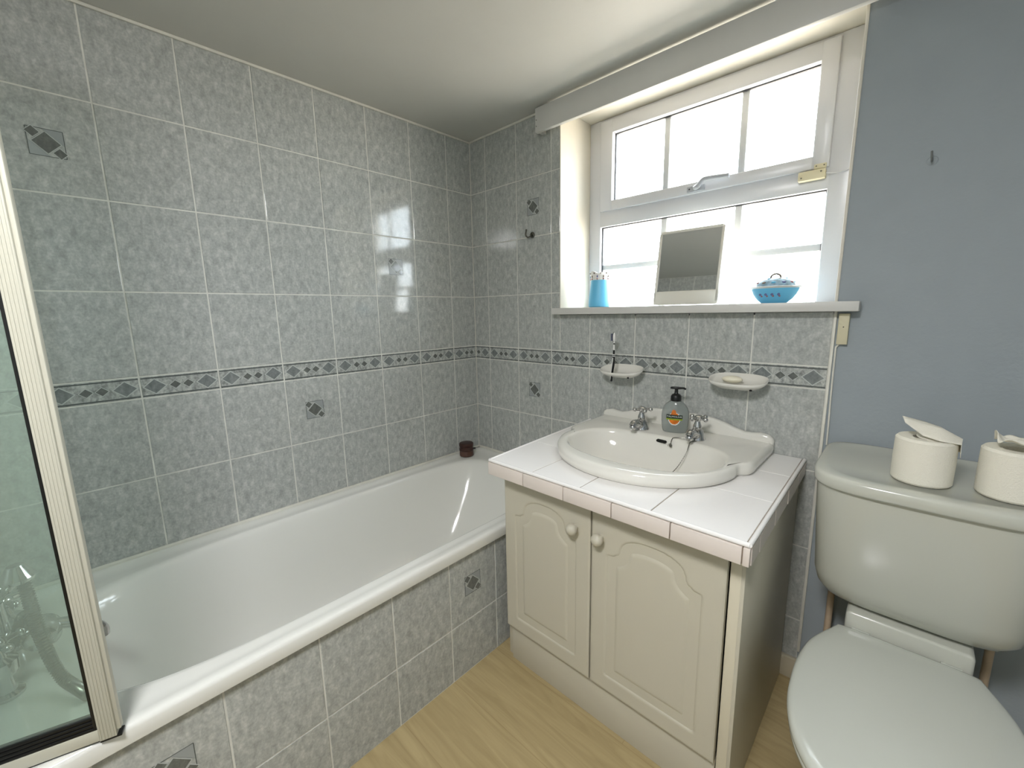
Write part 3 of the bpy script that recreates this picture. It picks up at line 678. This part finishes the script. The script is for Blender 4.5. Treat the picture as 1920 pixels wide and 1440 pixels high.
def basin_tap(x, y, lab, rot):
    z = .7772; t = MB()
    t.lathe([(.0005,0),(.0255,0),(.0265,.003),(.0240,.010),(.0215,.020),(.0185,.030),(.0120,.036)], 'chrome', c=(x, y, z), n=28)
    t.lathe([(.0105,.030),(.0130,.038),(.0125,.046),(.0090,.055),(.0075,.061),(.0085,.063),(.0060,.066)], 'chrome', c=(x, y, z), n=28)
    t.tube(smoothpath([(x, y-.004, z+.014), (x, y-.026, z+.022), (x, y-.046, z+.030), (x, y-.058, z+.030), (x, y-.064, z+.023)], 6), [.0155]*6+[.0140]*6+[.0125]*6+[.0120]*6+[.0120], 'chrome', 16)
    t.lathe([(.0095,0),(.0105,.002),(.0105,.010),(.008,.014)], 'chrome', c=(x, y-.064, z+.012), n=20)
    to = t.build('tap', wb, label=lab)
    h = MB(); c = Vector((x+.003, y, z+.071)); h.lathe([(.0005,-.007),(.010,-.006),(.0120,0),(.0120,.006),(.008,.0095),(.0005,.0105)], 'chrome', c=c, n=20)
    for a in range(4):
        d = Vector((math.cos(a*PI/2+rot), math.sin(a*PI/2+rot), 0)); h.tube([c, c+d*.024], [.0050, .0045], 'chrome', 10); h.ball(c+d*.0275, .0074, 'chrome', 10)
    h.build('tap_handle', to)
basin_tap(1.009, -.130, 'chrome cross-head tap on the left of the basin', .70); basin_tap(1.200, -.130, 'chrome cross-head tap on the right of the basin', 1.13)
ch = MB(); pth = smoothpath([(1.188,-.148,.7795),(1.160,-.155,.7795),(1.140,-.166,.7790),(1.137,-.176,.771),(1.138,-.1815,.762)], 8); ch.tube(pth, .0012, 'dark_chrome', 8)
ch.ball((1.139, -.185, .757), .0050, 'dark_chrome', 10, (1,.7,1.2)); ch.tube(smoothpath([(1.139,-.183,.764),(1.132,-.186,.760),(1.131,-.185,.754)]), .0008, 'dark_chrome', 6); ch.build('loose_chain', wb)
ch = MB(); pth = smoothpath([(1.214,-.146,.7795),(1.203,-.163,.7795),(1.197,-.176,.778),(1.196,-.186,.766),(1.194,-.200,.745),(1.180,-.230,.705),(1.160,-.265,.676),(1.135,-.300,.660)], 14)
ch.tube(pth, [.0015 if i % 2 else .0009 for i in range(len(pth))], 'dark_chrome', 8); ch.build('plug_chain', wb)

# ------------------------------------------------------------------ soap bottle
sbx, sby, sbz = 1.110, -.088, .7772; TB = TR(sbx, sby, sbz) @ Z(math.radians(16))
so = thing('soap_dispenser', (sbx, sby, sbz), 'clear grey pump bottle of hand soap standing between the basin taps', 'soap dispenser')
def ell(a, b, z, n=2.3, N=48):
    return [TB @ Vector((p.x, p.y, z)) for p in se(0, 0, a, b, 0, n, None, N)]
prof = [(.034,.018,0),(.0385,.021,.002),(.041,.0225,.010),(.0425,.0235,.022),(.0440,.0240,.040),(.0445,.0240,.055),(.0435,.0235,.070),(.0395,.0220,.084),(.0325,.0195,.096),(.0235,.0165,.104),(.0165,.0140,.108),(.0125,.0125,.110),(.0115,.0115,.114)]
mb = MB(); mb.loft([ell(a, b, z) for a, b, z in prof], 'bottle', True, True); mb.build('bottle_body', so)
mb = MB()
mb.lathe([(.0005,.108),(.0165,.108),(.0175,.112),(.0170,.124),(.0135,.130),(.0075,.133),(.0060,.136),(.0055,.146),(.0070,.150),(.0005,.150)], 'black', T=TB, n=28)
mb.prism([(-.0185,-.006),(-.012,-.0105),(.006,-.0105),(.014,-.0065),(.019,-.003),(.019,.003),(.014,.0065),(.006,.0105),(-.012,.0105),(-.0185,.006)], .149, .1555, 'z', 'black', .002, T=TB)
mb.tube([TB @ Vector((.010,0,.152)), TB @ Vector((.024,0,.1525)), TB @ Vector((.030,0,.149))], .0035, 'black', 10)
mb.build('pump', so, label='black pump top')
def on_b(u, z, off):
    z = z; j = 0
    while j < len(prof)-2 and prof[j+1][2] < z: j += 1
    t = (z-prof[j][2])/(prof[j+1][2]-prof[j][2]); a = prof[j][0]*(1-t)+prof[j+1][0]*t; b = prof[j][1]*(1-t)+prof[j+1][1]*t; n = 2.3
    return TB @ Vector((u, -b*max(0, 1-abs(u/a)**n)**(1/n)-off, z))
def patch(mb, inside, u0, u1, z0, z1, off, k, nu=40, nz=24):
    vs = []; ids = {}; fs = []
    for j in range(nz+1):
        for i in range(nu+1): vs.append(on_b(u0+(u1-u0)*i/nu, z0+(z1-z0)*j/nz, off))
    for j in range(nz):
        for i in range(nu):
            if inside(u0+(u1-u0)*(i+.5)/nu, z0+(z1-z0)*(j+.5)/nz): a = j*(nu+1)+i; fs.append((a, a+1, a+nu+2, a+nu+1))
    mb.add(vs, fs, k, True)
mb = MB()
patch(mb, lambda u, z: (u/.0195)**2+((z-.050)/.0225)**2 < 1, -.021, .021, .026, .076, .0006, 'white_label')
patch(mb, lambda u, z: (u/.0172)**2+((z-.051)/.0200)**2 < 1 or ((u+.002)/.008)**2+((z-.068)/.013)**2 < 1, -.019, .019, .029, .082, .0009, 'orange_label')
patch(mb, lambda u, z: True, -.0255, .0255, .0460, .0510, .0012, 'green_label'); patch(mb, lambda u, z: True, -.0255, .0255, .0510, .0640, .0012, 'dark_label')
lab = mb.build('label', so, label='orange and dark green product label', fix=False)
cu = bpy.data.curves.new('word', 'FONT'); cu.body = 'PALMOLIVE'; cu.size = .0072; cu.align_x = 'CENTER'; cu.align_y = 'CENTER'; cu.resolution_u = 2
to = bpy.data.objects.new('word', cu); C.objects.link(to); bpy.context.view_layer.update()
me = bpy.data.meshes.new_from_object(to.evaluated_get(bpy.context.evaluated_depsgraph_get())); bpy.data.objects.remove(to)
bm = bmesh.new(); bm.from_mesh(me); bmesh.ops.triangulate(bm, faces=bm.faces)
bmesh.ops.subdivide_edges(bm, edges=[e for e in bm.edges if e.calc_length() > .002], cuts=2)
w_ = max(abs(v.co.x) for v in bm.verts); fx = .0235/w_
mb = MB(); bm.verts.index_update(); mb.add([on_b(v.co.x*fx, .0575+v.co.y, .0018) for v in bm.verts], [[v.index for v in f.verts] for f in bm.faces], 'white_label'); bm.free()
mb.build('label_lettering', lab, fix=False)

# ------------------------------------------------------------------ soap dishes, soap, toothbrush
def dish(x, lab, flip):
    z = .966; N = 48; a, b = .0850, .0470; cy = -.0475
    def rr(s, dz): return [Vector((p.x, min(p.y, -.0015), z+dz+.26*(p.y-cy)*(1 if dz > -.010 else .4))) for p in se(x, cy, a*s, b*s, 0, 2.6, None, N)]
    mb = MB(); mb.loft([rr(.55, -.022), rr(.72, -.020), rr(.88, -.012), rr(.97, -.002), rr(1.0, .004), rr(.985, .0065), rr(.955, .0055), rr(.93, 0), rr(.82, -.008), rr(.60, -.0125), rr(.30, -.0135)], 'porcelain', True, True)
    d = mb.build('soap_dish', None, lab, 'soap dish', 'oval wall-mounted soap dishes', sharp=70)
    for hx in (.048,):
        h = MB(); h.ball((x+hx, cy-.0370, z-.0205), .0042, 'hole', 10, (1,.5,.7)); h.build('drain_hole', d)
    return d
dish(.880, 'small white oval soap dish on the wall holding a toothbrush', -1)
dish(1.285, 'small white oval soap dish on the wall holding a bar of soap', 1)
mb = MB(); mb.ball((1.270, -.050, .9700), .030, 'soap', 20, (1,.66,.36)); mb.build('soap_bar', None, 'cream oval bar of soap lying in the right soap dish', 'soap')
bx, by = .864, -.080
tb = thing('toothbrush', (bx, by, .93), 'black and white toothbrush standing upright against the left soap dish', 'toothbrush')
pth = smoothpath([(bx-.008, by, .925), (bx-.006, by, .955), (bx-.001, by, .99), (bx+.001, by, 1.02)], 8); mb = MB(); mb.tube(pth, [.003]+[.0048]*8+[.0055]*10+[.0048]*(len(pth)-19), 'black', 12)
for z in (1.022, 1.028): mb.lathe([(.0045,-.0015),(.0052,0),(.0045,.0015)], 'brush_white', c=(bx+.001, by, z), n=14)
mb.tube([(bx+.001, by, 1.020), (bx+.0012, by, 1.045)], .0038, 'black', 12); mb.build('handle', tb)
mb = MB(); mb.tube([(bx-.0095, by-.0025, .928), (bx-.0075, by-.0045, .955), (bx-.0025, by-.0050, .99), (bx, by-.0045, 1.016)], .0018, 'brush_white', 8); mb.build('grip_stripe', tb, label='white stripe along the handle')
mb = MB(); mb.tube([(bx+.0012, by, 1.044), (bx+.001, by, 1.058), (bx+.001, by, 1.075)], [.0036, .0030, .0026], 'brush_white', 12); mb.tube([(bx+.001, by, 1.066), (bx+.001, by, 1.070)], .0034, 'black', 12); mb.build('neck', tb)
mb = MB(); mb.ball((bx+.001, by, 1.092), .018, 'brush_white', 14, (.33,.30,1)); mb.ball((bx-.0005, by+.0008, 1.092), .019, 'black', 14, (.33,.30,1)); mb.build('head', tb)
mb = MB()
for i in range(6): mb.tube([(bx-.003, by, 1.081+i*.0045), (bx-.0125, by, 1.081+i*.0045)], .0021, 'bristle', 8)
mb.build('bristles', tb)

# ------------------------------------------------------------------ things on the sill
SZ = 1.2045
jg = thing('jug', (.690, .095, SZ), 'tall sky blue tapered jug with floral scalloped collar on the left of the sill', 'jug')
prf = [(.0005,0),(.040,0),(.0445,.003),(.0460,.010),(.0450,.030),(.0410,.065),(.0375,.095),(.0360,.112),(.0360,.124)]
mb = MB(); mb.lathe(prf, 'sky_blue', c=(.690,.095,SZ), n=40, cap=False); mb.lathe([(.0335,.124),(.0335,.08),(.038,.02),(.0005,.01)], 'enamel_white', c=(.690,.095,SZ), n=40, cap=False); mb.build('body', jg)
mb = MB(); vs = []; fs = []; n = 80
for i in range(n):
    a = 2*PI*i/n; zt = .143+.005*math.cos(4*a+1.2)
    for r, z in ((.0364,.112),(.0368,.125),(.0385,zt-.004),(.0405,zt),(.0385,zt+.0005),(.0355,zt-.006),(.0335,.122)): vs.append((.690+r*math.cos(a), .095+r*math.sin(a), SZ+z))
for i in range(n):
    for j in range(6): fs.append((i*7+j, ((i+1) % n)*7+j, ((i+1) % n)*7+j+1, i*7+j+1))
mb.add(vs, fs, 'enamel_white', True)
for i in range(9):
    a = 2*PI*i/9+.1; c = (.690+.0375*math.cos(a), .095+.0375*math.sin(a), SZ+.126)
    mb.ball(c, .0055, 'floral_dark' if i % 2 else 'floral_bronze', 8, (.5,.5,1)); mb.ball((c[0], c[1], c[2]-.010), .0032, 'floral_pink', 8)
    mb.ball((.690+.0395*math.cos(a+.35), .095+.0395*math.sin(a+.35), SZ+.139), .003, 'floral_bronze', 8)
mb.build('collar', jg, label='white floral scalloped collar')
tu = thing('lidded_dish', (1.345, .050, SZ), 'sky blue oval covered dish with floral lid on the right of the sill', 'dish')
mb = MB(); mb.lathe([(.0005,0),(.034,0),(.037,.002),(.048,.012),(.058,.026),(.064,.040),(.066,.046)], 'sky_blue', c=(1.345,.050,SZ), n=48, sy=.75, cap=False)
for i, k in enumerate((-.55, -.25, .05, .35)):
    a = -PI/2+k; mb.ball((1.345+.0575*math.cos(a), .050+.75*.0575*math.sin(a)-.001, SZ+.026), .0040, 'floral_dark', 8, (1,.5,1)); mb.ball((1.348+.0555*math.cos(a), .050+.75*.0555*math.sin(a)-.001, SZ+.021), .0028, 'floral_pink', 8, (1,.5,1))
mb.build('bowl', tu)
mb = MB(); mb.lathe([(.064,.044),(.0735,.0475),(.0770,.0500),(.073,.0510),(.060,.049)], 'enamel_white', c=(1.345,.050,SZ), n=48, sy=.75, cap=False); mb.build('rim', tu)
mb = MB(); mb.lathe([(.055,.050),(.0545,.054),(.050,.062),(.040,.070),(.022,.0755),(.0005,.0775)], 'lid_glaze', c=(1.345,.050,SZ), n=48, sy=.75, cap=False)
for i in range(11):
    a = 2*PI*i/11+.2; r = .0465; mb.ball((1.345+r*math.cos(a), .050+.75*r*math.sin(a), SZ+.0615), .0070, ('sky_blue','floral_dark','floral_pink','floral_bronze')[i % 4], 8, (1,.8,.55))
for i in range(6):
    a = 2*PI*i/6; r = .028; mb.ball((1.345+r*math.cos(a), .050+.75*r*math.sin(a), SZ+.0735), .0050, ('sky_blue','enamel_white')[i % 2], 8, (1,.8,.5))
lid = mb.build('lid', tu, label='white and blue floral lid')
mb = MB(); mb.tube(smoothpath([(1.331,.050,SZ+.074),(1.334,.050,SZ+.084),(1.345,.050,SZ+.089),(1.356,.050,SZ+.084),(1.359,.050,SZ+.074)]), .0028, 'floral_bronze', 10); mb.build('lid_handle', lid)
# shaving mirror leaning against the glass
BLm, BRm, TLm, TRm = Vector((.9280,.100,SZ+.001)), Vector((1.1620,.100,SZ+.001)), Vector((.9280,.141,1.481)), Vector((1.1620,.141,1.481))
ux = (BRm-BLm).normalized(); uz = (TLm-BLm); hL = uz.length; uz.normalize(); un = ux.cross(uz).normalized()
if un.y > 0: un = -un
wM = (BRm-BLm).length
def FM(a, b, h): return BLm + ux*a + uz*b + un*h
mi = thing('tilted_mirror', (1.07, .09, SZ), 'square vanity mirror in cream plastic frame leaning on the windowsill', 'mirror')
def rrect(x0, x1, y0, y1, r, n=6):
    out = []
    for cx, cy, a0 in ((x1-r, y1-r, 0), (x0+r, y1-r, PI/2), (x0+r, y0+r, PI), (x1-r, y0+r, 1.5*PI)):
        for i in range(n+1): t = a0+PI/2*i/n; out.append((cx+r*math.cos(t), cy+r*math.sin(t)))
    return out
T4 = Matrix(((ux.x, uz.x, un.x, BLm.x), (ux.y, uz.y, un.y, BLm.y), (ux.z, uz.z, un.z, BLm.z), (0,0,0,1)))
mb = MB(); mb.prism(rrect(0, wM, .003, hL, .010), -.009, -.001, 'z', 'cream_plastic2', T=T4)
for (a0, a1, b0, b1) in ((0, .010, .010, hL-.008), (wM-.010, wM, .010, hL-.008), (.006, wM-.006, hL-.010, hL), (0, wM, .003, .052)):
    mb.box((a0, b0, -.002), (a1, b1, .004), 'cream_plastic2', .002, T=T4)
M['cream_plastic2'] = mat('ivory_plastic', srgb(214,212,202), .4)
mb.build('frame', mi)
mb = MB(); mb.prism([(.0105, .0535), (wM-.0105, .0535), (wM-.0105, hL-.0105), (.0105, hL-.0105)], -.0005, .0006, 'z', 'mirror', T=T4); mb.build('mirror_glass', mi)

# ------------------------------------------------------------------ hooks, box, cables
hk = thing('wall_hook', (.400, -.001, 1.528), 'small dull metal S-shaped hook stuck on the tiles left of the window', 'hook')
mb = MB(); T = TR(.402, -.0005, 1.526) @ Matrix.Rotation(PI/2, 4, 'X'); mb.lathe([(.0005,0),(.013,0),(.013,.003),(.010,.0045),(.0005,.005)], 'dark_chrome', T=T, n=24); mb.build('plate', hk)
mb = MB(); mb.tube(smoothpath([(.400,-.006,1.530),(.402,-.016,1.518),(.390,-.022,1.516),(.380,-.022,1.528),(.382,-.020,1.545)]), .0034, 'dark_chrome', 10); mb.ball((.382,-.020,1.547), .0045, 'dark_chrome', 10); mb.build('hook_arm', hk)
hk = thing('screw_hook', (1.659, 0, 1.537), 'small grey screw hook with chipped plaster on the blue wall', 'hook')
mb = MB(); T = TR(1.661, .003, 1.531) @ Matrix.Rotation(PI/2, 4, 'X'); mb.lathe([(.0005,0),(.011,0),(.009,.0015),(.0005,.0018)], 'blue_paint', T=T, n=13); mb.build('filler_patch', hk)
mb = MB(); mb.tube(smoothpath([(1.660,.003,1.530),(1.660,-.014,1.528),(1.659,-.022,1.536),(1.658,-.018,1.548)]), .0022, 'hook_grey', 8); mb.build('hook_arm', hk)
mb = MB(); mb.box((1.5175, -.013, 1.087), (1.5415, .003, 1.1715), 'cream_plastic', .002); mb.ball((1.530, -.013, 1.135), .0016, 'gasket', 8)
mb.build('junction_box', None, 'small cream plastic junction box on the blue wall under the sill end', 'junction box')
mb = MB(); mb.tube(smoothpath([(1.5235,-.003,1.087),(1.5190,-.004,1.080),(1.5175,-.0035,1.068),(1.5185,-.0035,.95),(1.5205,-.0035,.86),(1.5215,-.0035,.795)]), .0022, 'sealant', 8)
mb.build('cable', None, 'thin cream cable running down from the junction box to the cistern', 'cable')
# dark pot in the bath corner
pc = (.066, -.146, .4685)
pt = thing('pot', pc, 'small dark brown ribbed pot with lid on the corner of the bath', 'pot')
mb = MB(); mb.lathe([(.0005,0),(.033,0),(.0355,.003),(.0355,.024),(.034,.028)], 'brown_light', c=pc, n=32, cap=False); mb.lathe([(.034,.026),(.0365,.029),(.0365,.038),(.034,.041),(.0345,.052)], 'brown', c=pc, n=32, cap=False); mb.build('body', pt)
mb = MB(); mb.lathe([(.034,.050),(.037,.053),(.037,.063),(.034,.067),(.030,.068),(.0005,.068)], 'brown', c=pc, n=32, cap=False); mb.build('lid', pt)
mb = MB(); mb.tube([(pc[0]+.026, pc[1]+.026, pc[2]+.036), (pc[0]+.033, pc[1]+.033, pc[2]+.037)], [.005, .004], 'black', 10); mb.build('clasp', pt)

# ------------------------------------------------------------------ toilet
TX = 1.728
wc = thing('toilet', (TX, -.4, 0), 'white close-coupled toilet with closed lid and wide cistern', 'toilet')
def wring(ax, y0, y1, z, n=3.2, nb=9, N=120):
    cy = (y0+y1)/2; b = (y1-y0)/2; out = []
    for i in range(N):
        t = 2*PI*(i+.5)/N; c, s_ = math.cos(t), math.sin(t); k = nb if s_ > 0 else n; r = (abs(c)**k+abs(s_)**k)**(-1/k); out.append(Vector((TX+ax*r*c, cy+b*r*s_, z)))
    return out
mb = MB()
mb.loft([wring(.130, -.22, -.03, .468, 4, 6), wring(.150, -.242, -.024, .471, 4, 6), wring(.167, -.262, -.020, .482, 4, 7), wring(.178, -.280, -.016, .505, 4.2, 8), wring(.184, -.295, -.013, .54, 4.4, 9), wring(.188, -.315, -.011, .64, 4.6, 10), wring(.192, -.335, -.010, .74, 4.8, 12), wring(.193, -.340, -.010, .785, 5, 12)], 'wc', True, True)
cis = mb.build('cistern', wc, sharp=60)
mb = MB()
mb.loft([wring(.193, -.338, -.006, .784, 4.2, 9), wring(.1990, -.350, -.005, .785, 4.2, 9), wring(.2005, -.353, -.004, .789, 4.2, 9), wring(.2005, -.353, -.004, .807, 4.2, 9), wring(.1990, -.351, -.005, .8125, 4.2, 8), wring(.1950, -.346, -.007, .8152, 4.2, 7), wring(.186, -.336, -.012, .8160, 4.2, 6), wring(.176, -.325, -.022, .8165, 4, 5.5), wring(.172, -.321, -.026, .8150, 4, 5.5), wring(.10, -.25, -.09, .8150, 3, 4)], 'wc', True, True)
mb.build('cistern_lid', wc, sharp=60)
mb = MB()
mb.loft([wring(.110, -.58, -.06, .0, 3, 5), wring(.112, -.585, -.06, .02, 3, 5), wring(.095, -.55, -.07, .08, 2.8, 5), wring(.092, -.54, -.07, .16, 2.6, 5), wring(.105, -.58, -.16, .24, 2.4, 3.5), wring(.140, -.66, -.23, .32, 2.3, 2.8), wring(.162, -.735, -.262, .375, 2.2, 2.5), wring(.165, -.745, -.265, .395, 2.2, 2.5), wring(.158, -.735, -.27, .400, 2.2, 2.5), wring(.12, -.68, -.32, .400, 2.2, 2.5)], 'wc', True, True)
mb.build('pan', wc, sharp=60)
mb = MB(); mb.prism(rrect(TX-.106, TX+.108, .33, .468, .012), -.275, -.03, 'y', 'wc', .006, 3); mb.build('shelf', wc)
seat_half = [(0,-.284),(.060,-.284),(.112,-.287),(.121,-.296),(.131,-.318),(.142,-.342),(.158,-.385),(.1665,-.430),(.1705,-.480),(.1700,-.535),(.1660,-.585),(.1550,-.635),(.1360,-.682),(.108,-.722),(.072,-.748),(.036,-.760),(0,-.763)]
def dense(pts, n=6):
    P = [Vector((p[0], p[1], 0)) for p in pts]; q = smoothpath(P, n); return [(v.x, v.y) for v in q]
hs_ = dense(seat_half, 5); full = [(TX-x, y) for x, y in hs_] + [(TX+x, y) for x, y in hs_[-2:0:-1]]
cen = Vector((TX, -.50))
def sring(z, inset):
    out = []
    for x, y in full:
        d = Vector((x, y))-cen; L = d.length; out.append(Vector((*(cen+d*((L-inset)/L)), z)))
    return out
mb = MB(); mb.loft([sring(.401, .012), sring(.401, .006), sring(.404, .0035), sring(.413, .0035), sring(.416, .007), sring(.416, .05)], 'seat', True, True); mb.build('seat', wc, sharp=60)
mb = MB(); mb.loft([sring(.4175, .010), sring(.4170, .003), sring(.419, .0005), sring(.424, 0), sring(.431, .001), sring(.4355, .0045), sring(.4375, .010), sring(.4385, .022), sring(.4395, .06), sring(.440, .11), sring(.440, .17)], 'seat', True, True); mb.build('seat_lid', wc, sharp=60)
mb = MB()
for dx in (-.075, .075):
    mb = MB(); mb.tube([(TX+dx-.016, -.281, .424), (TX+dx+.016, -.281, .424)], .009, 'seat', 14); mb.build('hinge', wc)
for (x, n_, lab) in ((1.576, 0, 'thin old pipe rising to the left underside of the cistern'), (1.885, 1, 'thin old pipe rising to the right underside of the cistern')):
    mb = MB(); mb.tube([(x, -.045, .0), (x, -.045, .40), (x, -.045, .466)], [.0085, .0085, .010], 'pipe', 14); mb.lathe([(.012,.40),(.014,.403),(.014,.423),(.012,.426)], 'pipe', c=(x, -.045, 0), n=8)
    mb.build('pipe', None, lab, 'pipe', 'pipes behind the toilet')

# ------------------------------------------------------------------ toilet rolls
def roll(x, y, lab, flap):
    z = .8170; r = .0490; h = .098
    t = thing('toilet_roll', (x, y, z), lab, 'toilet roll', 'toilet rolls on the cistern lid')
    mb = MB(); mb.lathe([(.021,.0),(r-.003,.0),(r,.004),(r+.0005,h*.5),(r,h-.006),(r-.004,h-.001),(.028,h),(.0215,h-.002),(.021,h-.012),(.021,.0)], 'paper', c=(x, y, z), n=48, cap=False); mb.build('roll', t)
    flap(t, x, y, z+h); return t
def sheet(pts_grid, t, nm='loose_sheet', simple=False):
    nr, nc = len(pts_grid), len(pts_grid[0]); vs = [p for r_ in pts_grid for p in r_]; fs = []
    for j in range(nr-1):
        for i in range(nc-1): a = j*nc+i; fs.append((a, a+1, a+nc+1, a+nc))
    mb = MB(); mb.add(vs, fs, 'paper', True); o = mb.build(nm, t, fix=False)
    md = o.modifiers.new('sub', 'SUBSURF'); md.levels = md.render_levels = 2; md.subdivision_type = 'SIMPLE' if simple else 'CATMULL_CLARK'
    md = o.modifiers.new('thick', 'SOLIDIFY'); md.thickness = .0008
def flapA(t, x, y, z):
    # folded triangular end sheet standing up and drooping over the right side
    sheet([[(x+.052,y-.022,z-.030),(x+.053,y+.006,z-.026),(x+.044,y+.022,z-.020)],
           [(x+.050,y-.024,z-.002),(x+.053,y+.006,z+.004),(x+.044,y+.024,z+.004)],
           [(x+.020,y-.036,z+.002),(x+.024,y-.004,z+.022),(x+.020,y+.022,z+.020)],
           [(x-.006,y-.032,z+.008),(x-.008,y-.012,z+.028),(x-.006,y+.012,z+.030)],
           [(x-.036,y-.024,z+.030),(x-.040,y-.014,z+.038),(x-.042,y-.004,z+.040)]], t, simple=True)
    sheet([[(x+.048,y-.010,z-.004),(x+.040,y+.020,z+.002)], [(x+.006,y-.034,z+.001),(x+.006,y+.014,z+.006)], [(x-.014,y-.028,z+.001),(x-.020,y+.008,z+.004)]], t)
def flapB(t, x, y, z):
    g = []
    for j in range(6):
        row = []
        for i in range(8):
            u = -.032+.080*i/7; v = -.028+.050*j/5; hh = .006+.014*abs(math.sin(i*1.9+j*.7))+.006*math.sin(j*2.3+i); row.append((x+u, y+v, z+max(.001, hh)))
        g.append(row)
    g[2][0] = (x-.030, y-.006, z+.030); g[3][0] = (x-.036, y+.002, z+.034)
    sheet(g, t)
roll(1.7140, -.250, 'white toilet roll with folded pointed end sheet on the cistern lid', flapA)
roll(1.8420, -.245, 'white toilet roll with crumpled end sheet at the right edge', flapB)

# ------------------------------------------------------------------ added fill lamp, out of view
cl = thing('added_fill_lamp', (1.50, -1.78, 1.90), 'round opal ceiling lamp added out of view to brighten the bathroom', 'ceiling lamp')
mb = MB(); mb.lathe([(.0005,H-.001),(.10,H-.001),(.10,H-.015),(.09,H-.02),(.0005,H-.02)][::-1], 'white_paint', c=(1.50,-1.78,0), n=40); mb.build('fill_lamp_base', cl)
mb = MB(); mb.lathe([(.09,H-.02),(.13,H-.035),(.14,H-.06),(.11,H-.085),(.05,H-.098),(.0005,H-.10)], 'opal', c=(1.50,-1.78,0), n=40, cap=False); mb.build('fill_lamp_shade', cl)
mb = MB(); T = TR(.28, BATH_END, 1.80) @ Matrix.Rotation(-PI/2, 4, 'X')
mb.lathe([(.0005,0),(.020,0),(.021,.006),(.012,.016),(.010,.03),(.0005,.034)], 'dark_chrome', T=T, n=24); mb.build('robe_knob', None, 'round dull metal knob high on the tiled wall at the bath tap end', 'knob')
